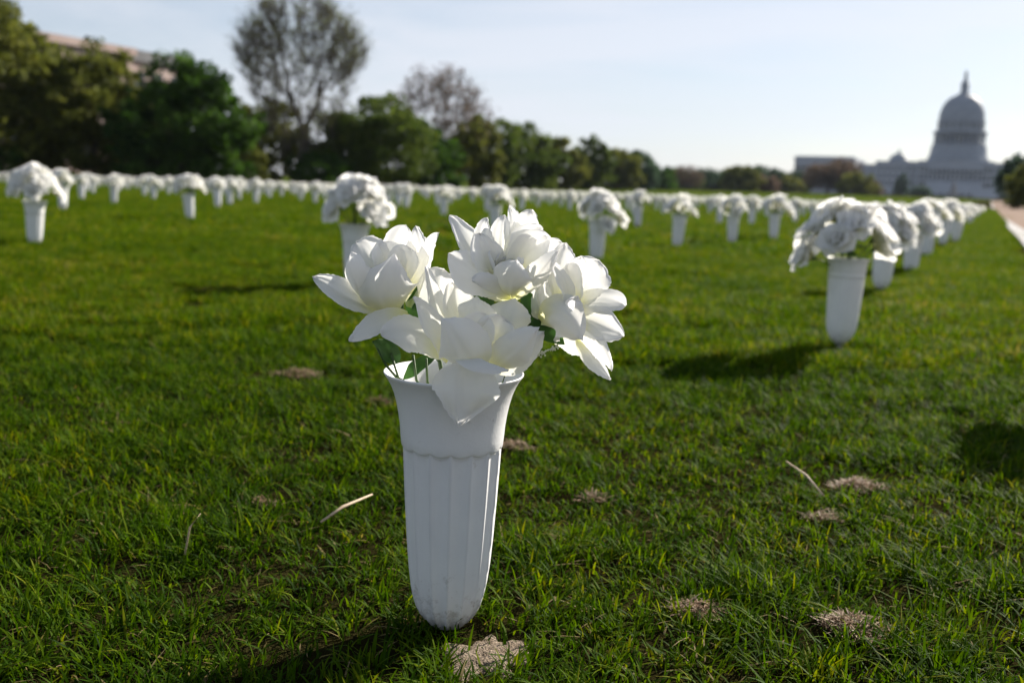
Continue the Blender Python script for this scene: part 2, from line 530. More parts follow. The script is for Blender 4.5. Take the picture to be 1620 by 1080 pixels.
# turf right up to the kerb
P = []
for a_ in np.arange(2.4, 60, .27):
    for l_ in np.arange(-2.0 if a_ > 20 else -.75, .2, .27):
        xx, yy = field(min(l_ + rng.uniform(-.05, .05), .12), a_ + rng.uniform(-.05, .05))
        if yy > 2.4 and abs(xx) < yy * .6: P.append((xx, yy, 0))
P = np.array(P)
gn_scatter('grass', P, rng.uniform(0, 2 * np.pi, len(P)), rng.uniform(.9, 1.1, len(P)), rng.integers(0, 7, len(P)), c1, 'green lawn grass along the pale kerb of the path')

# ------------------------------------------------------------------ vases
NF = 15
def flute(depth, z_top, z_lo, nf=NF):
    def fn(z, r, t):
        a = abs(math.sin(nf * t / 2))
        k = min(1, max(0, (z_top - z) / .004)) * min(1, max(0, (z - z_lo) / .012))
        return r - depth * (a ** .62) * k
    return fn

def vase_meshes(kind):
    """collar (with rim), fluted body, ground spike"""
    if kind == 0:      # flared collar, scalloped step over wide flutes
        outer = [(.1705, .0436), (.1712, .0443), (.1730, .0450), (.180, .0458), (.190, .0466), (.200, .0480), (.210, .0500), (.218, .0522), (.225, .0550), (.230, .0576), (.2335, .0600), (.2355, .0614), (.2366, .0615), (.2370, .0609)]
        inner = [(.2362, .0598), (.230, .0560), (.220, .0512), (.208, .0478), (.195, .0455), (.180, .0442), (.168, .0420)]
        body = [(.173, .0438), (.170, .0441), (.167, .0441), (.150, .0433), (.120, .0417), (.084, .0394), (.060, .0374), (.044, .0354), (.034, .0335), (.024, .0306), (.015, .0262), (.007, .0200), (.002, .0140), (.000, .0100)]
        nf, dep = NF, .0038
    else:              # straight banded collar, many narrow flutes, tapering to the spike
        outer = [(.196, .0440), (.197, .0452), (.200, .0458), (.206, .0459), (.208, .0452), (.210, .0459), (.222, .0468), (.232, .0482), (.239, .0505), (.243, .0528), (.2445, .0530), (.245, .0524)]
        inner = [(.243, .0512), (.236, .0482), (.225, .0455), (.205, .0440), (.190, .0425)]
        body = [(.199, .0440), (.195, .0446), (.190, .0446), (.150, .0430), (.110, .0410), (.080, .0390), (.062, .0366), (.050, .0330), (.040, .0275), (.032, .0210), (.027, .0150), (.024, .0110)]
        nf, dep = 26, .0011
    mb = MB()
    def scal(z, r, t):
        return r
    n = nf * 8
    v, f = [], []
    prof = outer + inner
    for i, (z, r) in enumerate(prof):
        for k in range(n):
            t = 2 * math.pi * k / n
            zz = z
            if kind == 0 and i < 3:      # scalloped lower edge
                zz = z + .0022 * (1 - abs(math.sin(nf * t / 2))) - .0008
            v.append((r * math.cos(t), r * math.sin(t), zz))
    for i in range(len(prof) - 1):
        for k in range(n):
            f.append((i * n + k, i * n + (k + 1) % n, (i + 1) * n + (k + 1) % n, (i + 1) * n + k))
    collar = MB().add(v, f).mesh('collar', M['vase'], True)
    zt, zl = (.1735, -.004) if kind == 0 else (.199, .03)
    bodym = MB().lathe(body[::-1], n, fn=flute(dep, zt, zl, nf)).mesh('fluted_body', M['vase'], True)
    sp0 = .004 if kind == 0 else .030
    spike = MB().tube([(0, 0, sp0), (0, 0, -.02), (0, 0, -.085)], [.0085 if kind else .010, .007, .001], 10).mesh('spike', M['vase'], True)
    return collar, bodym, spike
VASE = [vase_meshes(0), vase_meshes(1)]

def joined(meshes, name, mat):
    mb = MB()
    for me in meshes:
        v = np.zeros(len(me.vertices) * 3, np.float32); me.vertices.foreach_get('co', v)
        mb.add(v.reshape(-1, 3), [tuple(p.vertices) for p in me.polygons])
    return mb.mesh(name, mat, True)

def low_vase():
    mb = MB()
    mb.lathe([(0, .012), (.02, .028), (.06, .037), (.17, .045), (.20, .048), (.235, .060), (.22, .05)], 14)
    return mb.mesh('vase_low', M['vase'], True)
VASE_LOW = low_vase()

# ------------------------------------------------------------------ petals
def petal_arr(b, md, t, width, facing, cup=.2, pt=.4, curl=0., ruffle=.03, seed=0, nu=14, nv=9, fray=.0, roll=.0):
    """a cloth petal: a curved sheet along base-mid-tip, cupped across, with a ruffled, slightly frayed edge"""
    r = np.random.default_rng(seed)
    b, md, t = [np.asarray(q, float) for q in (b, md, t)]
    c = 2 * md - (b + t) / 2                    # quadratic Bezier through md
    L = np.linalg.norm(md - b) + np.linalg.norm(t - md)
    fc = np.asarray(facing, float); fc /= np.linalg.norm(fc)
    us = np.linspace(0, 1, nu); vs = np.linspace(-1, 1, nv)
    mx = .56 + .08 * r.uniform(-1, 1)
    ph = r.uniform(0, 6.28, 4)
    asym = r.uniform(-.12, .12)
    cr = r.uniform(5, 9)
    Vv, root = [], []
    for u in us:
        p = (1 - u) ** 2 * b + 2 * u * (1 - u) * c + u * u * t
        d = 2 * (1 - u) * (c - b) + 2 * u * (t - c); d /= np.linalg.norm(d) + 1e-9
        side = np.cross(d, fc)
        sl = np.linalg.norm(side)
        if sl < .05: side = np.cross(d, np.array((1., .2, .1))); sl = np.linalg.norm(side)
        side /= sl
        nn = np.cross(side, d)
        if u < mx:
            wv = math.sqrt(max(0, 1 - (1 - u / mx) ** 2)); wv = max(wv, .22)
        else:
            q = (u - mx) / (1 - mx)
            wv = math.sqrt(max(0, 1 - q * q)) * (1 - pt) + (1 - q) * pt
            if u == 1: wv = .02
        hw = width / 2 * wv
        for v_ in vs:
            e = abs(v_) ** 2
            f1 = 1 + (.05 * math.sin(9 * u + ph[0] + 2 * v_) + asym * np.sign(v_)) * e
            disp = cup * width * (e - .12) * min(1, u * 2.2) * (1 - .45 * max(0, u - .6) / .4)
            disp += ruffle * width * e * (math.sin(6.5 * u + ph[1] + (1.7 if v_ > 0 else 0)) + .6 * math.sin(13 * u + ph[2] - v_))
            disp += .012 * width * math.sin(4 * v_ + 7 * u + ph[3])
            disp += .016 * width * math.sin(cr * v_ + 2.5 * u * v_ + ph[2]) * min(1, 2.5 * u) * (1 - .5 * u)
            disp -= .03 * width * math.exp(-(v_ / .12) ** 2) * math.sin(math.pi * min(1, u * 1.1))
            disp -= curl * L * max(0, u - .6) ** 2 * 2.2
            disp -= roll * width * max(0, abs(v_) - .72) ** 2 * 4 * min(1, max(0, u - .25) * 3)
            disp -= roll * L * max(0, u - .86) ** 2 * 9
            jit = fray * r.normal() * (1 if (abs(v_) == 1 or u > .93) else 0)
            Vv.append(p + side * (hw * v_ * f1 + jit) + nn * disp + d * jit)
            root.append(min(1, u * .95 + .12 * e + .03))
    F = [(i * nv + j, i * nv + j + 1, (i + 1) * nv + j + 1, (i + 1) * nv + j) for i in range(nu - 1) for j in range(nv - 1)]
    return np.array(Vv), F, np.array(root)

HERO={
 'A':((-5.43, -0.2, 30.08),(-0.15, -0.45, 0.9),[
  ((-6.47, -0.5, 28.76),(-9.27, -1.5, 30.31),(-11.93, -2, 31.99),2.40,(0, -0.75, 0.65),0.22,0.45,0.1),
  ((-3.95, -1.5, 28.86),(-6.26, -3.5, 28.29),(-8.33, -5, 26.69),2.29,(0, -0.75, 0.65),-0.12,0.75,-0.1),
  ((-5.33, -0.8, 28.83),(-5.61, -3.2, 31.2),(-5.13, -2.2, 33.63),4.91,(0, -1, 0.25),-0.48,0.18,-0.18),
  ((-7.05, -0.3, 29.15),(-8.55, -2, 31.57),(-9.03, -1.5, 34.03),2.84,(-0.6, -0.8, 0.2),-0.4,0.35,0.2),
  ((-6.05, 0.4, 29.99),(-7.36, 0, 33.18),(-8.58, 0, 35.04),3.39,(0, -0.75, 0.65),0.25,0.2,0.25),
  ((-5.34, 0.8, 30.53),(-5.22, 1.2, 33.83),(-4.65, 1.2, 36.27),3.17,(0, -1, 0.25),0.2,0.55,-0.05),
  ((-4.52, 0.5, 30.31),(-3.71, 0.6, 33.37),(-3.73, 0.8, 36.26),2.40,(0, -1, 0.25),0.15,0.85,0.05),
  ((-4.04, -0.2, 29.25),(-2.9, 0.3, 32.6),(-1.63, 0, 35.77),2.07,(-0.6, -0.8, 0.2),0.35,0.5,-0.15),
  ((-5.5, 0.3, 30.58),(-6.06, 0.1, 33.21),(-6.54, 0.2, 34.77),2.84,(0, -0.75, 0.65),0.35,0.3,0.1),
  ((-4.91, 0, 30.63),(-4.5, -0.2, 33.13),(-4.0, 0, 34.38),2.62,(0, -1, 0.25),0.35,0.3,0.1),
  ((-6.6, -0.4, 29.51),(-7.26, -1.6, 30.98),(-7.61, -1.2, 32.83),2.73,(0, -1, 0.25),-0.3,0.4,0.1),
 ]),
 'B':((4.28, 0, 31.5),(0.05, -0.35, 0.93),[
  ((2.63, -0.2, 32.01),(1.18, 0, 34.56),(-0.65, -0.6, 37.28),2.51,(0.6, -0.8, 0.2),0.3,0.55,-0.1),
  ((4.03, -1, 31.26),(1.62, -2.8, 32.75),(-0.59, -3.4, 34.08),3.60,(0, -0.75, 0.65),-0.2,0.3,-0.15),
  ((3.59, 0.2, 32.45),(2.19, 0.3, 35.02),(2.45, 0.3, 37.2),1.86,(0, -1, 0.25),0.25,0.7,0.1),
  ((4.01, 1, 32.5),(3.82, 1.3, 34.96),(3.9, 1.4, 37.43),2.07,(0, -1, 0.25),0.2,0.25,0.05),
  ((4.55, 1.5, 32.76),(5.02, 1.8, 35.47),(4.37, 1.6, 38.21),1.75,(0, -1, 0.25),0.15,0.75,0.1),
  ((4.89, 1.1, 32.8),(5.56, 1.4, 35.73),(6.31, 1.4, 37.95),2.51,(0, -1, 0.25),0.25,0.2,0.1),
  ((4.37, 0.1, 32.04),(5.26, 0.2, 34.91),(7.33, 0.5, 36.49),2.73,(0.6, -0.8, 0.2),0.35,0.45,0.1),
  ((4.93, -0.4, 31.78),(6.15, -0.4, 34.22),(7.89, 0.2, 35.82),3.17,(0, -1, 0.25),0.4,0.4,0.05),
  ((5.69, 0, 31.99),(7.47, 0.3, 34.16),(8.96, 0.4, 35.36),2.07,(0, -1, 0.25),0.25,0.5,-0.1),
  ((4.98, -1.4, 30.36),(6.93, -2.6, 32.49),(8.72, -2, 34.79),2.18,(0.6, -0.8, 0.2),-0.35,0.8,0.1),
  ((4.44, -1.2, 30.54),(4.61, -3.3, 32.26),(5.18, -3.2, 34.06),3.28,(0, -1, 0.25),-0.35,0.5,0.3),
  ((3.85, -0.4, 31.42),(2.6, -1, 33.6),(2.1, -1, 35.94),3.39,(0.6, -0.8, 0.2),0.3,0.35,0.15),
  ((4.66, -1.2, 30.22),(3.14, -2.6, 31.4),(1.57, -3.6, 32.08),2.51,(0, -0.9, -0.35),-0.35,0.4,0.1),
 ]),
 'C':((1.52, -2.5, 26.53),(0.0, -0.55, 0.83),[
  ((1.26, -6.3, 25.72),(1.14, -7.8, 23.72),(0.99, -7.4, 20.76),5.46,(0, -0.75, 0.65),-0.16,0.95,-0.05),
  ((0.54, -6.4, 25.92),(2.65, -8.2, 26.01),(4.68, -8.0, 25.33),1.97,(0.2, -0.35, 1),-0.2,0.5,-0.1),
  ((2.04, -4.8, 24.9),(1.16, -6.9, 26.65),(-0.56, -5.8, 29.01),4.37,(-0.15, -1, 0.05),-0.46,0.12,-0.12),
  ((-0.61, -2, 26.37),(-1.54, -2.8, 30.08),(-2.41, -2.8, 33.08),1.64,(0.6, -0.8, 0.2),0.35,0.9,-0.1),
  ((-0.4, -3, 25.08),(-1.66, -4, 27.99),(-3.41, -4.4, 30.51),2.18,(0.6, -0.8, 0.2),0.35,0.85,-0.2),
  ((-0.51, -3, 25.4),(-3.11, -3.6, 27.45),(-5.78, -4.6, 27.14),3.60,(0, -0.75, 0.65),-0.15,0.6,-0.1),
  ((-0.34, 0, 27.74),(-1.4, 0, 30.64),(-1.15, 0.4, 32.7),3.49,(0, -1, 0.25),0.2,0.3,0.15),
  ((1.88, -2.2, 26.77),(1.76, -3.6, 29.12),(1.94, -2.8, 30.95),3.17,(0, -1, 0.25),-0.35,0.15,0.3),
  ((3.93, -1.8, 26.5),(4.62, -3.2, 28.85),(5.19, -2.4, 30.81),3.60,(0, -1, 0.25),-0.4,0.12,0.3),
  ((3.28, -3.8, 24.81),(5.03, -5.8, 26.61),(6.89, -4.8, 28.41),2.95,(0.2, -1, 0.1),-0.42,0.15,-0.15),
  ((3.25, -3.4, 25.17),(5.67, -4.4, 26.07),(7.61, -3.6, 28.05),2.84,(0.6, -0.8, 0.2),-0.25,0.6,0),
  ((1.16, -1, 27.11),(0.26, -1.6, 29.62),(0.07, -1.2, 31.69),3.06,(0.6, -0.8, 0.2),0.3,0.4,0.1),
  ((2.62, -2.6, 25.77),(3.61, -3.8, 27.61),(4.41, -3.4, 28.92),3.28,(0.1, -1, 0.3),0.3,0.15,-0.1),
  ((1.56, -2.8, 25.76),(1.93, -4.2, 27.72),(2.72, -3.8, 29.18),3.06,(0, -1, 0.3),0.3,0.2,-0.15),
 ]),
 'D':((8.73, -1, 29.02),(0.75, -0.6, 0.2),[
  ((9.35, -0.8, 30.01),(8.93, -0.3, 32.79),(9.55, 0, 35.18),3.17,(0.6, -0.8, 0.2),0.3,0.3,0.1),
  ((9.91, -0.5, 29.99),(11.16, 0, 32.18),(12.22, 0, 33.86),3.82,(0, -1, 0.25),0.3,0.1,0.05),
  ((10.01, -1, 29.62),(12.16, -1.5, 30.41),(14.49, -1.6, 30.07),2.51,(0, -0.75, 0.65),0.2,0.15,-0.2),
  ((9.85, -2, 29.52),(12.08, -2.8, 28.84),(14.43, -2.8, 27.79),3.17,(0.6, -0.8, 0.2),0.25,0.75,-0.1),
  ((10.05, -2.5, 29.27),(11.87, -3.8, 27.21),(13.44, -4, 24.99),1.75,(-0.6, -0.8, 0.2),-0.35,0.6,0.05),
  ((10.49, -2, 27.31),(12.13, -2.8, 25.59),(13.45, -3.2, 24.08),1.64,(0.6, -0.8, 0.2),-0.3,0.7,0),
  ((8.23, 0, 28.6),(7.79, -0.3, 31.21),(8.59, 0.2, 33.61),3.06,(0.6, -0.8, 0.2),0.35,0.45,0.1),
  ((7.32, -1.2, 28.67),(8.81, -3.8, 29.5),(10.75, -4.4, 27.64),3.82,(-0.1, -1, 0.3),-0.55,0.4,-0.15),
  ((9.78, -1.5, 29.24),(9.33, -2.1, 31.62),(8.19, -1.5, 33.83),1.64,(0.6, -0.8, 0.2),0.3,0.6,0.15),
  ((8.47, -1, 27.36),(9.9, -1.5, 26.61),(11.74, -2, 25.88),1.86,(0, -0.9, -0.35),-0.3,0.7,0),
  ((10.03, -0.5, 29.78),(10.33, -1, 32.25),(10.47, -0.7, 34.28),2.62,(-0.6, -0.8, 0.2),0.3,0.3,0.1),
  ((7.76, -0.6, 28.94),(7.37, -1.2, 30.21),(7.95, -1.4, 31.98),2.40,(0, -1, 0.25),-0.3,0.5,0.1),
 ]),
}
HERO_LEAVES=[
 ((-4.79, -2, 24.58),(-5.55, -3, 25.82),(-6.7, -4, 26.75),1.86),
 ((-4.52, 1, 27.17),(-3.82, 0.3, 28.97),(-3.39, 0, 31.12),1.42),
 ((-2.59, -0.5, 26.9),(-2.98, -0.8, 28.31),(-3.55, -0.8, 29.67),2.18),
 ((7.0, -0.5, 28.9),(6.41, -1, 30.04),(5.81, -1, 31.38),1.86),
 ((7.12, 0, 28.84),(8.1, -1.6, 27.88),(9.48, -2.2, 26.76),2.29),
 ((2.74, -0.5, 28.75),(2.43, -0.8, 29.99),(2.24, -0.6, 30.94),1.97),
 ((3.33, -5, 24.07),(3.78, -5.6, 23.41),(3.76, -5.8, 22.55),0.66),
 ((6.31, 1, 30.36),(6.83, 0, 29.38),(7.28, 0, 27.73),2.73),
 ((-1.61, 0, 25.18),(-3.15, -1, 24.18),(-4.23, -1, 23.02),1.31),
]


def copy_part(o, name, parent):
    c = o.copy(); c.name = name
    COL.objects.link(c); c.parent = parent
    return c

def make_vase(kind, loc, rz, tilt=(0, 0)):
    t = empty('flower_vase', loc, rz)
    t.rotation_euler = (tilt[0], tilt[1], rz)
    for nm, me in zip(('collar', 'fluted_body', 'spike'), VASE[kind]):
        link(nm, me, t)
    return t

# the sharp bouquet in the nearest vase
MAIN = (-.05, .86, 0)
hv = make_vase(0, MAIN, rad(8))
tag(hv, 'sharply focused nearest white fluted vase with flared rim, standing in the foreground grass', 'vase', 'white flower vases standing in the lawn')
hb = empty('flower_bouquet', (MAIN[0], MAIN[1], .2))
tag(hb, 'sharply focused bouquet of four large white cloth flowers in the nearest vase', 'bouquet', 'white cloth bouquets in the vases')
OFF = np.array((0, 0, .2))
def cm(p): return np.array(p, float) / 100 - OFF
seed = 0
for key, (core, axis, pets) in HERO.items():
    core = cm(core); ax = np.array(axis, float); ax /= np.linalg.norm(ax)
    cal = MB()
    cal.tube([core - ax * .022, core - ax * .014, core - ax * .004, core + ax * .006], [.0025, .007, .009, .003], 10)
    fo = cal.build('flower', M['stem'], hb, True)
    for (b, md, t, wd_, fc, cup, pt, curl) in pets:
        seed += 1
        v, f, rt = petal_arr(cm(b), cm(md), cm(t), wd_ / 100 * 1.04, fc, cup * .85, pt * .72, curl, .04, seed, 34, 21, .00028, (.30 if seed % 3 else .12) * (1 if cup > 0 else -.55))
        if b[1] < -6: rt = .45 + .55 * rt
        MB().add(v, f, rt).build('petal', M['petal'], fo, True, 'root')
    u_ = np.cross(ax, (0, 0, 1.)); u_ /= np.linalg.norm(u_); w2 = np.cross(ax, u_)
    for q in range(0 if key == 'C' else 5):          # small tight petals in the heart
        seed += 1
        an = q * 2.4 + seed; th = .25 + .10 * q
        rdl = u_ * math.cos(an) + w2 * math.sin(an)
        Lp = .026 + .0016 * q
        v, f, rt = petal_arr(core + rdl * .003, core + Lp * .55 * (ax * math.cos(th * .7) + rdl * math.sin(th * .7 + .25)), core + Lp * (ax * math.cos(th) + rdl * math.sin(th)), .026, ax * math.sin(th) - rdl * math.cos(th), .3, .35, -.1, .05, seed, 14, 9, .0003)
        MB().add(v, f, rt).build('petal', M['petal'], fo, True, 'root')
    # stem down into the vase
    b0 = core - ax * .018
    q = np.array((b0[0] * .25, b0[1] * .3, .045))
    MB().tube([b0, (b0 + q) / 2 + np.array((0, .004, .004)), q, np.array((0, 0, -.02))], [.0022, .002, .002, .002], 7).build('stem', M['stem'], hb, True)
for i, (b, md, t, wd_) in enumerate(HERO_LEAVES):
    v, f, rt = petal_arr(cm(b), cm(md), cm(t), wd_ / 100, (0, -.8, .5), .1, .75, -.05, .06, 500 + i, 12, 7)
    MB().add(v, f, rt).build('leaf', M['silk_leaf'], hb, True, 'root')
for b, md, t in (((-5.2, -3, 25.6), (-4.6, -2.4, 23.4), (-1.6, -1, 21.5)), ((-3.4, -2.2, 25.4), (-3.1, -2, 23.2), (-1.8, -1.2, 21.0)), ((-2.2, -3, 25.3), (-2.1, -2.6, 23.2), (-1.5, -1.6, 21.2)), ((-6.4, -3.2, 26.2), (-5.6, -3, 24.6), (-4.0, -2.2, 22.5)), ((4.6, -3.0, 24.4), (4.2, -2.6, 23.0), (3.4, -2, 21.4))):
    MB().tube([cm(b), cm(md), cm(t)], [.0011, .0012, .0013], 6).build('stem', M['stem'], hb, True)
sp = MB()
rs = random.Random(4)
sp.tube([cm((6.2, -1.5, 25.2)), cm((7.4, -2, 25.9)), cm((8.9, -2.4, 26.6))], [.0007, .0007, .0005], 6)
for k in range(34):
    t = rs.random(); p = cm((6.9 + 2 * t, -1.9 - .5 * t, 25.6 + 1.0 * t)) + np.array([rs.uniform(-.0022, .0022) for _ in range(3)])
    sp.tube([p - np.array((0, 0, .0009)), p, p + np.array((0, 0, .0009))], [.0004, .0010, .0004], 5)
M['bud'] = mat_basic('bud_white', (.55, .58, .42), (.74, .75, .62), 300, .7)
sp.build('sprig', M['bud'], hb, True)
fm = MB()
fm.lathe([(.014, .0008), (.015, .02), (.013, .038), (.009, .0466)], 24)
rs = random.Random(9)
for k in range(60):
    a = rs.uniform(0, 6.28); rr = rs.uniform(0, .034); p = np.array((rr * math.cos(a), rr * math.sin(a), .013))
    fm.tube([p, p + np.array((rs.uniform(-.006, .006), rs.uniform(-.006, .006), rs.uniform(.004, .014)))], [.0035, .0012], 5)
fm.build('foam_filling', M['dark_foam'], hb, False)

# ------------------------------------------------------------------ other bouquets
def flower_petals(c, ax, Lp, rs, nu=6, nv=5, whorls=((5, .35, .72), (6, .85, .95), (5, 1.35, 1.05))):
    ax = ax / np.linalg.norm(ax)
    u_ = np.cross(ax, (0.1, 0.2, 1.)); u_ /= np.linalg.norm(u_); w2 = np.cross(ax, u_)
    res = []
    for n_, th, sc in whorls:
        a0 = rs.uniform(0, 6.28)
        for q in range(n_):
            an = a0 + 2 * math.pi * q / n_ + rs.uniform(-.25, .25)
            tt = th + rs.uniform(-.2, .2)
            rdl = u_ * math.cos(an) + w2 * math.sin(an)
            L_ = Lp * sc * rs.uniform(.85, 1.15)
            b = c + rdl * .004 - ax * .004
            md = c + L_ * .55 * (ax * math.cos(tt * .75) + rdl * math.sin(tt * .75))
            tp = c + L_ * (ax * math.cos(tt) + rdl * math.sin(tt))
            res.append(petal_arr(b, md, tp, L_ * rs.uniform(.85, 1.15), ax * math.sin(tt) - rdl * math.cos(tt), .2, .25, .12, .07, rs.randrange(99999), nu, nv, .0006))
    return res

def bouquet_layout(seed, nfl, spread, rise, skew, droop=0.0):
    """flower centres and axes over the vase mouth; skew pulls the mass sideways"""
    rs = random.Random(seed)
    L = []
    for k in range(nfl):
        ph = k * 2.39996 + rs.uniform(-.3, .3)
        q = math.sqrt((k + .4) / nfl)
        th = q * 1.25
        d = np.array((math.sin(th) * math.cos(ph), math.sin(th) * math.sin(ph), math.cos(th)))
        c = np.array((d[0] * spread + skew[0] * (.3 + .7 * q * max(0, d[0] * np.sign(skew[0] or 1))), d[1] * spread * .9 + skew[1], .008 + rise * d[2] * 1.25 + rs.uniform(-.012, .012)))
        if d[0] * (skew[0] or 1) > 0: c[2] -= droop * q * q
        L.append((c, d + np.array((skew[0] * 2, 0, .1))))
    return L

def stems_mesh(layout, name):
    mb = MB()
    for c, d in layout:
        mb.tube([c, c * .5 + np.array((0, 0, -.005)), np.array((0, 0, -.05))], [.002, .002, .002], 5)
    return mb.mesh(name, M['stem'], True)

def leaf_arrs(layout, rs, n):
    res = []
    for k in range(n):
        c, d = rs.choice(layout)
        a = rs.uniform(0, 6.28)
        b = c * .55 + np.array((0, 0, .0))
        o = np.array((math.cos(a), math.sin(a), -.1)) * .05
        res.append(petal_arr(b, b + o * .5 + np.array((0, 0, .008)), b + o, .026, (0, 0, 1), .1, .7, .1, .04, rs.randrange(9999), 5, 4))
    return res

def near_bouquet(loc, seed, nfl, spread, rise, skew, droop, rz=0.0, Lp=.057, z0=.225):
    rs = random.Random(seed)
    t = empty('flower_bouquet', (loc[0], loc[1], z0), rz)
    lay_ = bouquet_layout(seed, nfl, spread, rise, skew, droop)
    for c, d in lay_:
        dn = d / np.linalg.norm(d)
        fo = MB().tube([c - dn * .018, c - dn * .008, c], [.002, .006, .004], 7).build('flower', M['stem'], t, True)
        for v, f, r_ in flower_petals(c, d, Lp, rs, 7, 6):
            MB().add(v, f, r_).build('petal', M['petal'], fo, True, 'root')
    link('stem', stems_mesh(lay_, 'stem'), t)
    for v, f, r_ in leaf_arrs(lay_, rs, 7):
        MB().add(v, f, r_).build('leaf', M['silk_leaf'], t, True, 'root')
    return t

def bouquet_variant(seed, nfl, spread, rise, skew, droop, Lp=.058):
    """meshes of a mid-distance bouquet: each flower one mesh, greenery one mesh"""
    rs = random.Random(seed)
    lay_ = bouquet_layout(seed, nfl, spread, rise, skew, droop)
    fl = []
    for c, d in lay_:
        mb = MB()
        for v, f, r_ in flower_petals(c, d, Lp, rs, 5, 4, ((4, .4, .75), (6, 1.0, 1.0))):
            mb.add(v, f, r_)
        fl.append(mb.mesh('flower', M['petal'], True, 'root'))
    mb = MB()
    for c, d in lay_:
        mb.tube([c, c * .5, np.array((0, 0, -.05))], [.003, .003, .003], 4)
    for v, f, r_ in leaf_arrs(lay_, rs, 8): mb.add(v, f, r_)
    gr = mb.mesh('greenery', M['silk_leaf'], True, 'root')
    # whole thing as one mesh with two materials
    me = bpy.data.meshes.new('bouquet')
    allv, allf, mi, at, n_ = [], [], [], [], 0
    for src, k in [(q, 0) for q in fl] + [(gr, 1)]:
        vv = np.zeros(len(src.vertices) * 3, np.float32); src.vertices.foreach_get('co', vv)
        aa = np.zeros(len(src.vertices), np.float32); src.attributes['root'].data.foreach_get('value', aa)
        allv.append(vv.reshape(-1, 3)); at.append(aa)
        for p in src.polygons:
            allf.append(tuple(i + n_ for i in p.vertices)); mi.append(k)
        n_ += len(src.vertices)
    me.from_pydata(np.concatenate(allv).tolist(), [], allf)
    me.attributes.new('root', 'FLOAT', 'POINT').data.foreach_set('value', np.concatenate(at))
    me.materials.append(M['petal']); me.materials.append(M['silk_leaf'])
    me.polygons.foreach_set('material_index', np.array(mi, np.int32))
    me.polygons.foreach_set('use_smooth', np.ones(len(me.polygons), bool))
    me.update()
    return fl, gr, me
VAR = [bouquet_variant(900 + k, nf_, sp_, ri_, sk_, dr_) for k, (nf_, sp_, ri_, sk_, dr_) in enumerate([
    (8, .075, .09, (.01, 0), .02), (9, .08, .10, (.025, 0), .03), (7, .07, .08, (.035, 0), .05), (8, .065, .09, (-.01, 0), .01),
    (9, .085, .08, (.02, .01), .03), (8, .07, .11, (.015, -.01), .02), (7, .06, .08, (.04, 0), .06), (9, .075, .09, (-.02, 0), .01)])]

VG, BG = 'white flower vases standing in the lawn', 'white cloth bouquets in the vases'
# near vases and bouquets, built petal by petal:  (x, y, kind, tilt, bouquet args, vase label, bouquet label)
NEAR = [
 (.85, 2.56, 1, (0, .02), (31, 10, .085, .10, (-.015, -.01), .03), 'white vase with banded collar, nearest one in the right-hand row', 'full ruffled white bouquet in the nearest vase of the right-hand row'),
 (-.60, 3.73, 0, (0, 0), (47, 13, .088, .12, (.025, 0), .02), 'white vase partly hidden behind the left flower of the nearest bouquet', 'large round white bouquet just behind the left side of the nearest bouquet'),
 (1.53, 4.15, 1, (0, .03), (53, 11, .08, .08, (.02, 0), .03), 'white vase second from the front in the right-hand row', 'white bouquet second from the front in the right-hand row'),
 (-2.50, 5.18, 0, (0, .04), (61, 11, .095, .12, (.03, 0), .02), 'white vase standing alone at the left edge, largest on that side', 'white bouquet with a green gap in the vase at the left edge'),
 (.44, 5.40, 0, (0, .01), (71, 11, .085, .09, (.04, 0), .06), 'white vase with a sunlit right edge, just right behind the nearest bouquet', 'white bouquet drooping to its right, just right behind the nearest bouquet'),
 (2.10, 5.29, 0, (0, 0), (83, 11, .08, .085, (.03, 0), .03), 'white vase third from the front in the right-hand row', 'white bouquet third from the front in the right-hand row'),
]
for (x, y, kd, tl, ba, vl, bl) in NEAR:
    tag(make_vase(kd, (x, y, float(ground_z(x, y))), random.Random(x).uniform(0, 1), tl), vl, 'vase', VG)
    tag(near_bouquet((x, y), *ba), bl, 'bouquet', BG)

MID = [  # measured places
 (2.80, 6.81, 'fourth from the front in the right-hand row'), (3.64, 8.54, 'fifth from the front in the right-hand row'),
 (1.14, 7.06, 'first large one right of the drooping bouquet'), (1.72, 7.95, 'second one right of the drooping bouquet'), (2.28, 8.86, 'third large one right of the drooping bouquet'),
 (1.30, 10.73, 'small, just right of the drooping one'), (2.64, 13.03, 'small, left of the pair in front of the far round green tree'), (3.04, 12.97, 'small, under the far round green tree'), (4.13, 14.89, 'small, hidden partly by the nearest bouquet of the right-hand row'),
 (-.17, 8.25, 'directly behind the topmost flower of the nearest bouquet'), (-.89, 12.23, 'small, between the left and top flowers of the nearest bouquet'), (-1.66, 15.09, 'small, just right of the large round bouquet behind'), (-3.62, 18.05, 'small, just left of the large round bouquet behind, below the bare tree'),
 (-4.30, 9.49, 'just behind and right of the vase at the left edge'), (-5.08, 12.66, 'small, to the right of the pair at the left edge'), (-2.80, 8.60, 'largest one below the dark green tree on the left'), (-3.54, 11.88, 'small, right of the largest one below the dark green tree'), (-4.05, 14.16, 'small, below the olive bush left of the bare tree'),
 (-6.2, 14.3, 'small, second to the right of the vase at the left edge'), (-4.05, 15.6, 'small, right below the olive bush left of the bare tree'), (-5.9, 16.3, 'small, below the left part of the dark green tree'), (-.45, 15.4, 'small, right behind the tip of the top flower of the nearest bouquet'),
 (-1.5, 19.0, 'small, far behind the gap between the left and top flowers'), (-2.4, 18.8, 'small, far behind the large round bouquet'),
]
rs = random.Random(21)
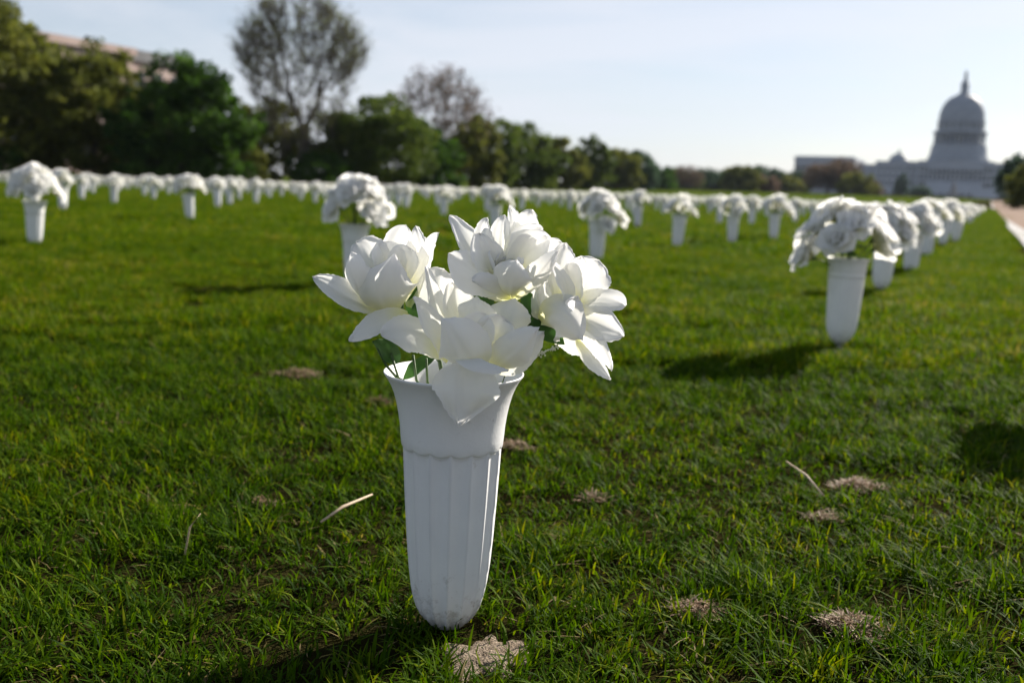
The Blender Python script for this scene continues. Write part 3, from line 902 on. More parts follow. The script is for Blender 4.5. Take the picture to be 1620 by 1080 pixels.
for i, (x, y, wh) in enumerate(MID):
    vt = make_vase(1 if i in (1,) else rs.choice((0, 0, 1)), (x, y, float(ground_z(x, y))), rs.uniform(0, 6), (rs.uniform(-.05, .05), rs.uniform(-.05, .06)))
    tag(vt, 'blurred white vase, ' + wh, 'vase', VG)
    fl, gr, me = VAR[i % 8]
    t = empty('flower_bouquet', (x, y, .225 + float(ground_z(x, y))), rs.uniform(-.5, .5))
    t.scale = (rs.uniform(.95, 1.15),) * 3
    for q in fl: link('flower', q, t)
    link('greenery', gr, t)
    tag(t, 'blurred white bouquet, ' + wh, 'bouquet', BG)

# unseen vase and bouquet added right of the frame to cast a shadow into view
tag(make_vase(0, (1.25, 1.89, 0), .4), 'unseen white vase added outside the right edge to cast a shadow on the grass', 'vase', VG)
t = empty('flower_bouquet', (1.25, 1.89, .225), .3)
for q in VAR[4][0]: link('flower', q, t)
link('greenery', VAR[4][1], t)
tag(t, 'unseen white bouquet, enlarged and added outside the right edge to cast a shadow', 'bouquet', BG)
t.scale = (1.5,) * 3; t.location.z = .205  # bouquet enlarged so that its shadow covers more of the grass

# the rest of the field
VJ = [joined(VASE[0], 'vase', M['vase']), joined(VASE[1], 'vase', M['vase'])]
taken = [(x, y) for x, y, *_ in NEAR] + [(x, y) for x, y, _ in MID] + [(MAIN[0], MAIN[1])]
rows = []
rs = random.Random(5)
for i in range(0, 60):
    for j in range(0, 75):
        la = -.36 - 1.75 * i + rs.uniform(-.13, .13)
        al = 0.75 + 1.9 * j + (.6 if i % 2 else 0) + rs.uniform(-.15, .15)
        x, y = field(la, al)
        d = math.hypot(x, y)
        if y < 8 or abs(x) > y * .55 + .3 or al > 80 or la < -52: continue
        if i > 0 and d < 15.2: continue
        if i == 0 and al < 10: continue
        if min((x - a) ** 2 + (y - b) ** 2 for a, b in taken) < .7: continue
        rows.append((d, x, y, i))
rows.sort()
NIND = 300 - len(MID) - len(NEAR) - 2
def zone(x, y, i, d):
    if i == 0: return 'in the right-hand row as it runs off towards the domed building'
    px = x / y
    if d < 26:
        return ('in the blurred middle rows on the left, below the trees' if px < -.12 else 'in the blurred middle rows behind the nearest bouquet' if px < .14 else 'in the blurred middle rows left of the right-hand row')
    return ('in the far band of rows on the left, below the trees' if px < -.12 else 'in the far band of rows behind the nearest bouquet' if px < .14 else 'in the far band of rows left of the right-hand row')
for k, (d, x, y, i) in enumerate(rows[:NIND]):
    zn = zone(x, y, i, d)
    o = link('flower_vase', VJ[0] if rs.random() < .65 else VJ[1])
    o.location = (x, y, float(ground_z(x, y))); o.rotation_euler = (rs.uniform(-.10, .10), rs.uniform(-.10, .10), rs.uniform(0, 6))
    tag(o, 'small white vase ' + zn, 'vase', VG + ', ' + zn)
    b = link('flower_bouquet', VAR[rs.randrange(8)][2])
    b.location = (x, y, .225 + float(ground_z(x, y))); b.rotation_euler = (0, 0, rs.uniform(-.6, .6)); b.scale = (rs.uniform(.8, 1.3), rs.uniform(.8, 1.2), rs.uniform(.8, 1.25))
    tag(b, 'small white bouquet ' + zn, 'bouquet', BG + ', ' + zn)
# beyond the first 300: one object each
def low_bouquet(seed):
    mb = MB(); r = random.Random(seed)
    for c, d in bouquet_layout(seed, 7, .075, .09, (.03, 0), .05):
        for v, f, a in flower_petals(c, d, .055, r, 3, 3, ((5, .9, 1.0),)):
            mb.add(v, f, a)
    return np.concatenate(mb.v), mb.f, np.concatenate(mb.a)
LB = [low_bouquet(s) for s in (1, 2, 3)]
lvv = np.zeros(len(VASE_LOW.vertices) * 3, np.float32); VASE_LOW.vertices.foreach_get('co', lvv); lvv = lvv.reshape(-1, 3)
lvf = [tuple(p.vertices) for p in VASE_LOW.polygons]
m1, m2 = MB(), MB()
for (d, x, y, i) in rows[NIND:]:
    z = float(ground_z(x, y))
    m1.add(lvv + np.array((x, y, z)), lvf)
    v, f, a = rs.choice(LB)
    m2.add(v + np.array((x, y, z + .225)), f, a)
print('field vases', len(rows) + len(MID) + len(NEAR))
if m1.n:
    tag(m1.build('flower_vase', M['vase'], None, True), 'farthest white vases merging into one pale band before the trees', 'vases', kind='stuff')
    tag(m2.build('flower_bouquet', M['petal'], None, True, 'root'), 'farthest white bouquets merging into one pale band before the trees', 'bouquets', kind='stuff')

# ------------------------------------------------------------------ bits on the lawn
def straw_clump(x, y, r, n, seed, label):
    q = np.random.default_rng(seed)
    n = int(n * 1.3); r = r * .72
    a = q.uniform(0, 6.28, n); rr = r * np.sqrt(q.random(n)) * (.55 + .8 * vnoise(np.cos(a) * 3, np.sin(a) * 3, 1.0, seed))
    px, py = x + rr * np.cos(a), y + rr * np.sin(a) * .7
    V, L_, S_, T_ = blades(px, py, q.uniform(.004, .010, n), q.uniform(.0009, .0022, n), q.random(n) ** 1.5, q, q.uniform(1.0, 2.6, n))
    V[:, 2] += np.repeat(q.uniform(0.002, .016, n) * np.clip(1 - rr / r, 0, 1), 7) + .004
    o = link('dry_grass_clump', fast_mesh('dry_grass_clump', V, L_, S_, M['straw'], {'tone': T_}))
    tag(o, label, 'dry grass', 'clumps of dry grass in the lawn')
for a in [(.184, .899, .036, 240, 1, 'small tan clump of dry grass, right of the nearest vase foot'),
          (.324, .876, .046, 340, 2, 'large tan clump of dry grass near the lower right corner'),
          (.484, 1.333, .052, 260, 3, 'tan clump of dry grass farther back on the right'),
          (.395, 1.19, .03, 90, 4, 'thin wisp of dry grass in the right foreground'),
          (.011, 1.48, .045, 150, 5, 'brown clump of dry grass just right behind the nearest vase'),
          (-.436, 1.996, .075, 260, 6, 'brown clump of dry grass left behind the nearest vase'),
          (-.236, 1.761, .03, 80, 7, 'little brown tuft of dry grass close behind the left of the vase'),
          (-.297, 1.166, .03, 80, 8, 'pale wisp of dry grass left of the vase'),
          (.113, 1.236, .026, 70, 9, 'little tan tuft of dry grass right of the vase middle'),
          (-1.481, 3.037, .09, 260, 10, 'brown worn clump of dry grass at the left edge')]:
    straw_clump(*a)
def stalk(p, r, label):
    tag(MB().tube(p, r, 6).build('straw_stalk', M['stalk'], None, True), label, 'straw', 'straw stalks lying on the lawn')
M['stalk'] = mat_basic('straw_stalk', (.42, .30, .19), (.58, .45, .32), 200, .7)
stalk([(-.205, 1.06, .024), (-.185, 1.085, .034), (-.158, 1.128, .036)], [.0012, .0018, .0008], 'thick tan straw stalk lying in the grass left of the nearest vase')
stalk([(.376, 1.306, .045), (.39, 1.26, .04), (.401, 1.217, .026)], [.0008, .0014, .001], 'thin tan straw stalk lying in the grass on the right')
stalk([(-.33, .98, .012), (-.326, .985, .04), (-.315, .985, .055)], [.001, .001, .0006], 'short pale straw stalk standing in the left foreground')

# sandy bare patch at the vase foot
q = np.random.default_rng(3)
nu_, nv_ = 22, 40
v = []
for i in range(nu_):
    for k in range(nv_):
        a = 2 * math.pi * k / nv_; s = i / (nu_ - 1)
        e = 1 + .30 * math.sin(2 * a + 1) + .16 * math.sin(5 * a) + .12 * math.sin(9 * a + 2)
        v.append((-.014 + .038 * s * e * math.cos(a), .80 + .056 * s * e * math.sin(a), .0015 + .003 * (1 - s ** 2) + .0016 * (q.random() - .5) - .006 * s ** 4))
f = [(i * nv_ + k, i * nv_ + (k + 1) % nv_, (i + 1) * nv_ + (k + 1) % nv_, (i + 1) * nv_ + k) for i in range(nu_ - 1) for k in range(nv_)]
tag(MB().add(v, f).build('bare_soil', M['sand'], None, True), kind='structure')

# ------------------------------------------------------------------ trees
M['bark'] = mat_basic('bark', (.045, .035, .026), (.10, .08, .06), 3, .95, .5, 12, .1)
M['bark_grey'] = mat_basic('bark_grey', (.07, .058, .048), (.14, .12, .10), 3, .95, .5, 12, .1)
def leafmat(name, a, b, c): return mat_leafy(name, [(0, a), (.5, b), (1, c)], 'tone', .5, .7, .1)[0]
M['leaf_dark'] = leafmat('leaf_dark', (.012, .034, .003), (.028, .066, .006), (.07, .14, .012))
M['leaf_olive'] = leafmat('leaf_olive', (.060, .070, .010), (.10, .115, .016), (.17, .175, .024))
M['leaf_green'] = leafmat('leaf_green', (.036, .062, .008), (.066, .100, .013), (.12, .155, .020))
M['leaf_blue'] = leafmat('leaf_blue', (.030, .055, .030), (.045, .080, .040), (.06, .10, .048))
M['leaf_brown'] = leafmat('leaf_brown', (.075, .050, .036), (.11, .075, .052), (.15, .11, .07))

def grow(mb, p, T, r, rng, f=.42, sides=5, minr=.012):
    stack = [(np.asarray(p, float), np.asarray(T, float), r, 0)]
    while stack:
        p, T, r, dep = stack.pop()
        if len(T) == 1:
            t = T[0]
            md = (p + t) / 2 + rng.normal(0, .04, 3) * np.linalg.norm(t - p)
            mb.tube([p, md, t], [r, r * .7, max(minr * .4, r * .3)], 3 if r < .06 else sides, False)
            continue
        c = T.mean(0)
        q = p + (c - p) * f * rng.uniform(.7, 1.2) + rng.normal(0, .05, 3) * np.linalg.norm(c - p)
        q[2] += .05 * np.linalg.norm(c - p)
        md = (p + q) / 2 + rng.normal(0, .05, 3) * np.linalg.norm(q - p)
        r2 = max(minr, r * .86)
        mb.tube([p, md, q], [r, (r + r2) / 2, r2], 3 if r < .05 else sides, False)
        D = T - q
        D = D / (np.linalg.norm(D, axis=1)[:, None] + 1e-6)
        u, s_, vt = np.linalg.svd(D - D.mean(0), full_matrices=False)
        pr = (D - D.mean(0)) @ vt[0]
        cut = np.median(pr) + rng.normal(0, .12) * (pr.std() + 1e-6)
        A, B = T[pr <= cut], T[pr > cut]
        if len(A) == 0 or len(B) == 0:
            h_ = len(T) // 2; A, B = T[:h_], T[h_:]
        n = len(T)
        for Q in (A, B):
            stack.append((q, Q, max(minr, r2 * (len(Q) / n) ** .46), dep + 1))

def leaves(mb_v, centers, rads, per, size, rng):
    n = len(centers) * per
    c = np.repeat(centers, per, 0); rr = np.repeat(rads, per)
    d = rng.normal(0, 1, (n, 3)); d /= np.linalg.norm(d, axis=1)[:, None]
    p = c + d * (rr * rng.random(n) ** .45)[:, None] * np.array((1, 1, .75))
    a = rng.normal(0, 1, (n, 3)); a /= np.linalg.norm(a, axis=1)[:, None]
    b = np.cross(a, rng.normal(0, 1, (n, 3))); b /= np.linalg.norm(b, axis=1)[:, None]
    s = (size * rng.uniform(.6, 1.4, n))[:, None]
    V = np.stack([p - a * s, p + b * s * .55, p + a * s, p - b * s * .55], 1).reshape(-1, 3)
    tone = np.clip(np.repeat(rng.normal(.5, .2, len(centers)), per) + rng.normal(0, .15, n), 0, 1)
    return V, np.repeat(tone, 4)

def crown_points(n, shape, rng):
    """points through a crown of unit height (z 0..1) and unit half width"""
    P = []
    while len(P) < n:
        p = rng.uniform(-1, 1, 3); z = (p[2] + 1) / 2
        if shape == 'round': w_ = math.sqrt(max(0, 1 - (2 * z - 1) ** 2)) ** .8
        elif shape == 'dome': w_ = math.sqrt(max(0, 1 - z ** 2.4)) * (.75 + .25 * min(1, z * 3))
        else: w_ = (.28 + .72 * min(1, z / .62)) * math.sqrt(max(0, 1 - max(0, (z - .62) / .38) ** 2))   # fan
        r = math.hypot(p[0], p[1])
        if r > w_: continue
        if r < w_ * .5 and rng.random() < .45: continue
        if shape == 'fan' and (r / max(w_, .01)) ** 2 + max(0, z - .3) ** 2 < .62 and rng.random() < .8: continue
        P.append((p[0], p[1], z))
    return np.array(P)

def leafy_tree(x, y, H, W, base, mat, label, seed, shape='round', clumps=150, per=46, size=.26, name='leafy_tree', bark='bark', gap=.0, group='trees along the far side of the lawn'):
    rng = np.random.default_rng(seed)
    z0 = float(ground_z(x, y))
    t = empty(name, (x, y, z0))
    P = crown_points(clumps, shape, rng)
    lob = 1 + .18 * np.sin(3 * np.arctan2(P[:, 1], P[:, 0]) + seed) + .12 * np.sin(5 * P[:, 2] * 3 + seed)
    C_ = np.stack([P[:, 0] * W / 2 * lob, P[:, 1] * W / 2 * lob, base * H + P[:, 2] * (1 - base) * H], -1)
    rads = rng.uniform(.07, .15, clumps) * W * (.8 if clumps > 120 else 1)
    V, T_ = leaves(None, C_, rads, per, size, rng)
    nq = len(V) // 4
    me = fast_mesh('crown', V, np.arange(len(V)), np.arange(nq) * 4, mat, {'tone': T_})
    link('crown', me, t)
    mb = MB()
    r0 = .022 * H + .05
    top = np.array((rng.normal(0, .02) * H, rng.normal(0, .02) * H, max(base * H * 1.1, .16 * H)))
    mb.tube([(0, 0, -.2), (0, 0, .15), top * .5, top], [r0 * 1.5, r0 * 1.15, r0, r0 * .9], 8, False)
    grow(mb, top, C_[rng.permutation(clumps)[:40]], r0 * .8, rng, .4, 5, .02)
    link('trunk', mb.mesh('trunk', M[bark]), t)
    tag(t, label, 'tree', group)
    return t

def bare_tree(x, y, H, W, fork, label, seed, targets=420, twigs=6, tl=.9, mat='bark_grey', buds=None, bud_n=4, bud_s=.07, shape='fan', r0=None, name='bare_tree', trunks=1, minr=.02, group='trees along the far side of the lawn'):
    rng = np.random.default_rng(seed)
    z0 = float(ground_z(x, y))
    t = empty(name, (x, y, z0))
    P = crown_points(targets, shape, rng)
    T = np.stack([P[:, 0] * W / 2, P[:, 1] * W / 2, fork * H + P[:, 2] * (1 - fork) * H * .97], -1)
    mb = MB()
    r0 = r0 or .028 * H
    for k in range(trunks):
        off = np.array(((k - (trunks - 1) / 2) * r0 * 1.6, rng.normal(0, .1) * r0, 0))
        sel = T if trunks == 1 else T[np.argsort(T[:, 0])][k * targets // trunks:(k + 1) * targets // trunks]
        top = np.array((off[0] * 2.2, off[1], fork * H))
        mb.tube([off + (0, 0, -.2), off + (0, 0, .3), (off + top) / 2, top], [r0 * 1.35, r0, r0 * .86, r0 * .8], 9, False)
        grow(mb, top, sel, r0 * .74, rng, .26 if shape == 'fan' else .33, 6, minr)
    # fine twigs
    n = targets * twigs
    c = np.repeat(T, twigs, 0)
    d = rng.normal(0, 1, (n, 3)); d[:, 2] = np.abs(d[:, 2]) + .25
    out_ = c - np.array((0, 0, fork * H)); out_ /= np.linalg.norm(out_, axis=1)[:, None] + 1e-6
    d = d / np.linalg.norm(d, axis=1)[:, None] * .8 + out_ * .7
    e = c + d * tl * rng.uniform(.5, 1.2, n)[:, None]
    s = np.cross(d, rng.normal(0, 1, (n, 3))); s /= np.linalg.norm(s, axis=1)[:, None]
    s2 = np.cross(d, s); s2 /= np.linalg.norm(s2, axis=1)[:, None]
    wd = minr * .8
    Vt = np.stack([c + s * wd, c - s * wd * .5 + s2 * wd * .8, c - s * wd * .5 - s2 * wd * .8, e], 1).reshape(-1, 3)
    f = [(4 * i + a, 4 * i + b, 4 * i + 3) for i in range(n) for a, b in ((0, 1), (1, 2), (2, 0))]
    link('trunk', mb.mesh('trunk', M[mat]), t)
    tw = MB().add(Vt, f)
    link('twigs', tw.mesh('twigs', M[mat]), t)
    if buds is not None:
        V, T_ = leaves(None, e, np.full(n, tl * .35), bud_n, bud_s, rng)
        link('crown', fast_mesh('crown', V, np.arange(len(V)), np.arange(len(V) // 4) * 4, buds, {'tone': T_}), t)
    tag(t, label, 'tree', group)
    return t

leafy_tree(-38.0, 71.7, 12.8, 14, .04, M['leaf_olive'], 'tall loose olive-green tree at the left edge', 11, 'dome', 330, 60, .26)
leafy_tree(-30.6, 73, 9.4, 9.5, .08, M['leaf_olive'], 'lower olive-green tree between the left edge and the dark green tree', 12, 'dome', 230, 60, .24)
leafy_tree(-44.5, 76, 10.5, 10, .12, M['leaf_green'], 'green tree half cut off by the left edge, behind the tall olive one', 13, 'dome', 200, 50, .26)
leafy_tree(-23.9, 71.1, 8.6, 9.6, .06, M['leaf_dark'], 'dense dark green round tree on the left', 14, 'dome', 260, 60, .22)
bare_tree(-20.0, 92.9, 17.0, 11.8, .13, 'tall bare fan-shaped tree with grey twigs', 15, 900, 8, 1.0, 'bark_grey', M['leaf_olive'], 2, .075, 'fan', .58, trunks=1, minr=.030)
leafy_tree(-22.6, 85.3, 3.4, 3.4, .0, M['leaf_olive'], 'low round olive bush left of the bare tree foot', 16, 'dome', 70, 50, .12, name='bush')
leafy_tree(-13.3, 98, 8.8, 12, .05, M['leaf_green'], 'broad green tree right of the tall bare tree', 17, 'dome', 220, 48, .26)
leafy_tree(-17.3, 104, 7.2, 6.5, .05, M['leaf_dark'], 'dark green tree close behind the bare tree foot', 57, 'dome', 100, 48, .26)
bare_tree(-10.0, 126, 14.6, 13.5, .25, 'reddish brown bare tree rising behind the green trees', 18, 420, 7, 1.0, 'bark', M['leaf_brown'], 3, .14, 'dome', .36, minr=.03)
leafy_tree(-5.8, 122, 8.6, 7.6, .05, M['leaf_olive'], 'brownish green tree in front of the reddish bare tree', 58, 'dome', 130, 44, .28)
leafy_tree(-3.6, 138, 9.6, 9.5, .05, M['leaf_green'], 'green tree right of the reddish bare tree', 19, 'round', 170, 44, .3)
leafy_tree(1.2, 160, 10.2, 11.5, .04, M['leaf_green'], 'second green tree right of the reddish bare tree', 20, 'dome', 190, 44, .34)
leafy_tree(7.4, 180, 9.2, 9.5, .04, M['leaf_olive'], 'yellowish olive tree midway along the tree line', 21, 'dome', 150, 44, .34)
leafy_tree(14.6, 205, 10.6, 10.5, .04, M['leaf_green'], 'green tree right of the yellowish olive tree', 22, 'dome', 150, 44, .38)
leafy_tree(23.2, 230, 9.2, 11, .04, M['leaf_olive'], 'olive tree next to last in the left tree line', 23, 'round', 150, 44, .4)
leafy_tree(30.5, 262, 10.2, 14, .03, M['leaf_blue'], 'dark bluish green tree at the right end of the left tree line', 24, 'dome', 170, 44, .42)
leafy_tree(40.5, 290, 6.6, 11, .03, M['leaf_dark'], 'low dark tree at the very end of the left tree line', 25, 'dome', 120, 40, .45)
bare_tree(54.8, 325, 7.0, 9, .10, 'far brownish bare tree right of the left tree line', 26, 200, 5, 1.2, 'bark_grey', M['leaf_brown'], 2, .25, 'round', .3, minr=.06)
leafy_tree(70.8, 322, 8.0, 13.5, .02, M['leaf_olive'], 'far round yellow-green tree standing apart', 27, 'dome', 170, 44, .45)
leafy_tree(96, 400, 10.0, 18, .02, M['leaf_blue'], 'far bluish green tree behind the round yellow-green one', 28, 'dome', 150, 40, .6)
leafy_tree(113, 412, 8.5, 15, .02, M['leaf_blue'], 'far bluish green tree next to the brown thicket', 29, 'dome', 130, 40, .6)
leafy_tree(64, 420, 8.0, 22, .02, M['leaf_blue'], 'farthest dim tree behind the brownish bare tree', 30, 'dome', 110, 36, .6)
leafy_tree(60.5, 380, 7.2, 16, .02, M['leaf_green'], 'low far green tree right behind the brownish bare tree', 71, 'dome', 110, 36, .5)
leafy_tree(72, 392, 7.8, 15, .02, M['leaf_blue'], 'low far bluish tree left of the round yellow-green tree', 72, 'dome', 110, 36, .5)
leafy_tree(83, 398, 7.6, 14, .02, M['leaf_green'], 'low far green tree close behind the round yellow-green tree', 73, 'dome', 110, 36, .5)
leafy_tree(105, 395, 6.6, 14, .02, M['leaf_olive'], 'low far olive tree between the round tree and the brown thicket', 74, 'dome', 110, 36, .5)
leafy_tree(84, 345, 5.5, 13, .0, M['leaf_brown'], 'low brown shrub right of the round yellow-green tree', 31, 'dome', 100, 36, .45, name='bush')
bare_tree(111, 362, 9.6, 16, .06, 'brown bare thicket tree left of the domed building', 32, 320, 6, 1.6, 'bark', M['leaf_brown'], 3, .30, 'round', .4, minr=.07)
bare_tree(117.5, 366, 11.2, 12, .08, 'taller brown bare tree before the left wing of the domed building', 33, 320, 6, 1.6, 'bark', M['leaf_brown'], 3, .28, 'round', .4, minr=.07)
leafy_tree(117, 350, 7.6, 14, .0, M['leaf_olive'], 'olive bush in front of the brown thicket', 34, 'dome', 130, 40, .42, name='bush')
leafy_tree(123.5, 358, 5.8, 10, .0, M['leaf_brown'], 'brown bush at the right end of the thicket', 35, 'dome', 120, 40, .42, name='bush')
leafy_tree(208, 548, 12.5, 8, .05, M['leaf_blue'], 'small dark conifer-like tree before the domed building', 36, 'dome', 70, 36, .6)
leafy_tree(222, 556, 5.5, 13, .0, M['leaf_blue'], 'low bluish shrub at the foot of the domed building on its left', 37, 'dome', 80, 36, .6, name='bush')
leafy_tree(57.0, 112, 5.4, 5.0, .04, M['leaf_olive'], 'dark olive tree cut off by the right edge', 38, 'dome', 110, 44, .22)
leafy_tree(89.5, 182, 9.0, 6.0, .03, M['leaf_blue'], 'dark narrow tree right of the domed building front', 39, 'round', 100, 44, .3)
leafy_tree(94.5, 186, 7.2, 6.5, .03, M['leaf_dark'], 'dark tree just inside the right edge', 40, 'dome', 100, 44, .3)

# ------------------------------------------------------------------ stone building behind the left trees
M['pink_stone'] = mat_basic('pink_stone', (.36, .27, .24), (.44, .34, .30), .4, .85, .2, 8, .2)
M['grey_roof'] = mat_basic('grey_roof', (.10, .10, .105), (.15, .15, .155), .5, .8)
M['glass_dark'] = mat_basic('dark_window', (.02, .022, .026), (.035, .04, .045), .5, .15, 0, 1, .6)
leafy_tree(-24.2, 97, 8.0, 8.5, .05, M['leaf_olive'], 'olive tree between the dark green tree and the tall bare tree', 65, 'dome', 120, 44, .26)
leafy_tree(-28.6, 80, 3.2, 7.5, .0, M['leaf_dark'], 'low dark shrub standing in for the shade under the lower olive-green tree', 61, 'dome', 80, 40, .2, name='bush')  # added shrub, its dark leaves stand for the shade below the crowns
leafy_tree(-17.8, 90, 3.0, 6, .0, M['leaf_dark'], 'low dark shrub standing in for the shade at the tall bare tree foot', 62, 'dome', 80, 40, .2, name='bush')  # also added, dark foliage in place of the shade round the trunk
leafy_tree(-9.6, 106, 6.4, 7, .0, M['leaf_dark'], 'dark green tree filling in right of the broad green tree', 63, 'dome', 110, 44, .26)
leafy_tree(-36.5, 66, 3.0, 7, .0, M['leaf_dark'], 'low dark shrub standing in for the shade under the left edge tree', 64, 'dome', 80, 40, .2, name='bush')  # another added shrub, dark to give the shade under this crown
bl = empty('stone_building', (-60.5, 127, 0), math.pi / 2 - AZ)       # long front runs parallel to the lawn
MB().box(-34, 16, 0, 30, 0, 16.2).build('wall', M['pink_stone'], bl)
MB().box(-34.5, 16.4, -.5, 30.5, 16.2, 17.2).build('cornice', M['pink_stone'], bl)
MB().box(16.41, 27.5, 1.5, 28, 0, 15.8).build('wall', M['pink_stone'], bl)
MB().box(16.42, 27.9, 1.1, 28.4, 15.8, 17.3).build('roof', M['grey_roof'], bl)
win = MB().box(-.9, .9, -.06, .2, 0, 3.2).mesh('window', M['glass_dark'])
for r_ in range(3):
    for k in range(12):
        o = link('window', win, bl); o.location = (-31 + k * 3.9, 0, 1.6 + r_ * 4.8)
    for k in range(3):
        o = link('window', win, bl); o.location = (18.6 + k * 3.6, 1.5, 1.6 + r_ * 4.8)
tag(bl, 'long pinkish stone building with grey roof end, seen above the left trees', 'building')

# far pale roof between the distant trees
b3 = empty('distant_building', (95, 520, 1.6), rad(-15))
MB().box(-7, 7, 0, 14, 0, 7.0).build('wall', M['kerb'], b3)
MB().add([(-7.6, -1, 7), (7.6, -1, 7), (7.6, 15, 7), (-7.6, 15, 7), (-4, 7, 10), (4, 7, 10)], [(0, 1, 5, 4), (1, 2, 5), (2, 3, 4, 5), (3, 0, 4), (3, 2, 1, 0)]).build('roof', M['grey_roof'], b3)
tag(b3, 'far grey-roofed building showing between the distant trees', 'building')

# ------------------------------------------------------------------ domed capitol-like building
M['marble'] = mat_basic('marble', (.32, .34, .375), (.40, .42, .455), .2, .7, .1, 2, .2)
M['dome_iron'] = mat_basic('painted_iron', (.22, .245, .285), (.275, .30, .34), .3, .6, .1, 2, .2)
M['bronze'] = mat_basic('bronze', (.07, .08, .075), (.11, .12, .11), 1, .5)
cx_, cy_ = 318.8, 738.0
cz_ = float(ground_z(cx_, cy_))
cp = empty('domed_building', (cx_, cy_, .4), -AZ)      # local -Y faces down the lawn
def part(name, mb, mat='marble', parent=None, smooth=False): return mb.build(name, M[mat], parent or cp, smooth)
# terraces and stairs
part('terrace', MB().box(-72, 72, -30, 0, 0, 8.5))
part('terrace', MB().box(-44, 44, -38, -30.01, 0, 5.0))
for s in (-1, 1):
    st = MB()
    for k in range(14):
        st.box(s * 22 - 7, s * 22 + 7, -49 + k * .8, -38.02, k * .36, k * .36 + .36 - .002)
    part('stair', st)
# central block, connecting wings, outer wings
centre = part('wall', MB().box(-26, 26, .01, 40, 0, 26.2))
part('cornice', MB().box(-27, 27, -1, 41, 26.2, 27.6))
part('parapet', MB().box(-25.5, 25.5, .5, 39.5, 27.6, 28.6))
for s in (-1, 1):
    a, b = sorted((s * 26.01, s * 56))
    part('wall', MB().box(a, b, 5, 36, 0, 26.6))
    part('cornice', MB().box(a + (.0 if s < 0 else 1.05), b - (1.05 if s < 0 else 0), 4, 37, 26.6, 27.8))
    d = MB().lathe([(27.8, 7.5), (29.5, 7.5), (29.6, 6.8), (31.4, 6.2), (33, 4.6), (34.0, 2.4), (34.3, 1.2), (36.2, 1.1), (37, .1)], 20, s * 41, 20)
    part('small_dome', d, 'dome_iron', smooth=True)
    a, b = sorted((s * 56.01, s * 70))
    part('wall', MB().box(a, b, 12, 30, 0, 25.4))
    a, b = sorted((s * 70.01, s * 114))
    part('wall', MB().box(a, b, -6, 62, 0, 27.4))
    part('cornice', MB().box(a - .8, b + .8, -6.9, 62.9, 27.4, 28.8))
    part('parapet', MB().box(a + .6, b - .6, -5.2, 61.4, 28.8, 30.0))
col = MB().lathe([(0, .95), (.4, .95), (.42, .75), (8.6, .62), (8.7, .9), (9.3, .95)], 10).mesh('column', M['marble'], True)
for k in range(12):
    o = link('column', col, cp); o.location = (-16.5 + 3 * k, -2.6, 13.2)
part('portico_floor', MB().box(-18.5, 18.5, -4, 0, 8.5, 13.2))
part('entablature', MB().box(-18.5, 18.5, -4, -.02 - .99, 22.5, 25.4))
for s in (-1, 1):
    for k in range(10):
        o = link('column', col, cp); o.location = (s * (73 + 4.2 * k), -8.4, 13.2)
    a, b = sorted((s * 71.5, s * 112.5))
    part('portico_floor', MB().box(a, b, -10, -6.02, 0, 13.2))
    part('entablature', MB().box(a, b, -10, -6.92, 22.5, 24.9))
winm = MB().box(-1.0, 1.0, -.08, .3, 0, 3.6).mesh('window', M['glass_dark'])
for z in (10.0, 15.2, 20.4):
    for k in range(17):
        if abs(-24 + 3 * k) > 25: continue
        o = link('window', winm, cp); o.location = (-24 + 3 * k, .01, z)
    for s in (-1, 1):
        for k in range(7):
            o = link('window', winm, cp); o.location = (s * (29 + 4 * k), 5, z)
        for k in range(10):
            o = link('window', winm, cp); o.location = (s * (75 + 4.2 * k), -6, z)
arch = MB().box(-1.3, 1.3, -.1, .3, 0, 4.2).mesh('arch', M['glass_dark'])
for k in range(30):
    o = link('arch', arch, cp); o.location = (-66 + 4.55 * k, -30, 2.2) if abs(-66 + 4.55 * k) > 45 else (-66 + 4.55 * k, -38, .5)
# dome
DY = 21
part('dome_base', MB().lathe([(28.6, 21.5), (31, 21.5), (31.2, 20.6), (34, 19.8), (39.8, 19.0), (40.6, 19.0), (40.7, 14)], 48, 0, DY), 'dome_iron')
part('drum', MB().lathe([(40.6, 13.6), (50.4, 13.6)], 48, 0, DY), 'dome_iron')
dcol = MB().lathe([(0, .8), (.3, .8), (.32, .62), (7.8, .52), (7.9, .8), (8.4, .85)], 8).mesh('column', M['dome_iron'], True)
for k in range(36):
    a = 2 * math.pi * (k + .5) / 36
    o = link('column', dcol, cp); o.location = (17.2 * math.cos(a), DY + 17.2 * math.sin(a), 40.7)
dw = MB().box(-.7, .7, -.15, .2, 0, 5.2).mesh('window', M['glass_dark'])
for k in range(36):
    a = 2 * math.pi * k / 36
    o = link('window', dw, cp); o.location = (13.6 * math.cos(a), DY + 13.6 * math.sin(a), 42.2); o.rotation_euler = (0, 0, a + math.pi / 2)
part('drum_cornice', MB().lathe([(49.1, 13.8), (49.1, 18.5), (50.3, 18.8), (50.8, 18.5), (50.9, 16.4)], 48, 0, DY), 'dome_iron')
part('upper_drum', MB().lathe([(50.8, 16.2), (57.4, 15.8), (57.5, 16.6), (58.7, 16.6), (58.9, 15.6), (60.4, 15.4)], 48, 0, DY), 'dome_iron')
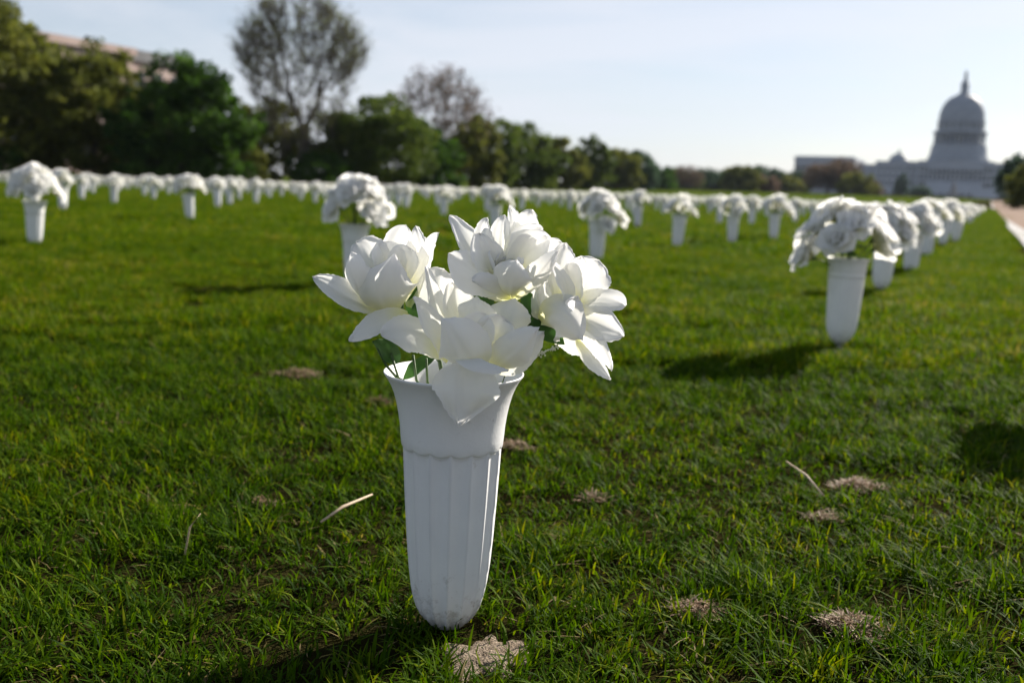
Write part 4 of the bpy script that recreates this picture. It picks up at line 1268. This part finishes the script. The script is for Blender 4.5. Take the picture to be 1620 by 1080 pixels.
for k in range(24):
    a = 2 * math.pi * k / 24
    o = link('window', dw, cp); o.location = (16.02 * math.cos(a), DY + 16.02 * math.sin(a), 51.6); o.rotation_euler = (0, 0, a + math.pi / 2)
dome = [(60.4 + 17.4 * math.sin(t), 15.4 * math.cos(t) ** .86) for t in np.linspace(0, 1.38, 16)]
part('dome', MB().lathe(dome, 72, 0, DY, lambda z, r, t: r * (1 + .02 * max(0, math.cos(36 * t)))), 'dome_iron', smooth=True)
part('lantern', MB().lathe([(76.6, 4.2), (78.2, 4.3), (78.4, 3.2), (79, 2.8), (84.2, 2.6), (84.4, 3.2), (85.2, 3.1), (86.4, 2.1), (88.2, 1.4), (89, 1.3)], 16, 0, DY), 'dome_iron')
part('statue', MB().lathe([(89, 1.1), (90, .85), (91.2, 1.1), (92.6, 1.15), (93.6, .8), (94.1, .46), (94.6, .55), (95.0, .34), (95.3, .02)], 10, 0, DY), 'bronze', smooth=True)
tag(cp, 'pale blue-grey domed government building with columned drum and long wings, on the horizon', 'building')

# small pale monument in front of it
mo = empty('stone_monument', (152.0, 352.0, float(ground_z(152, 352))))
MB().box(-1.6, 1.6, -1.6, 1.6, 0, 1.6).build('base', M['kerb'], mo)
MB().lathe([(1.6, 1.1), (3.6, .8), (3.8, 1.0), (4.1, .9)], 12).build('pedestal', M['kerb'], mo)
MB().lathe([(4.1, .5), (4.8, .4), (5.4, .48), (5.9, .3), (6.1, .16), (6.35, .2), (6.6, .02)], 10).build('figure', M['kerb'], mo, True)
tag(mo, 'small pale stone monument before the left front of the domed building', 'monument')

# ------------------------------------------------------------------ light haze in the air
mt, n, o_ = new_mat('haze_air')
pv = N(n, 'ShaderNodeVolumePrincipled', Density=0.00006)
pv.inputs['Color'].default_value = (.75, .86, 1.0, 1)
pv.inputs['Anisotropy'].default_value = .0
n.links.new(pv.outputs['Volume'], o_.inputs['Volume'])
hz = MB().box(-1450, 1450, -250, 1500, -1.2, 104).build('haze', mt)
tag(hz, kind='stuff')
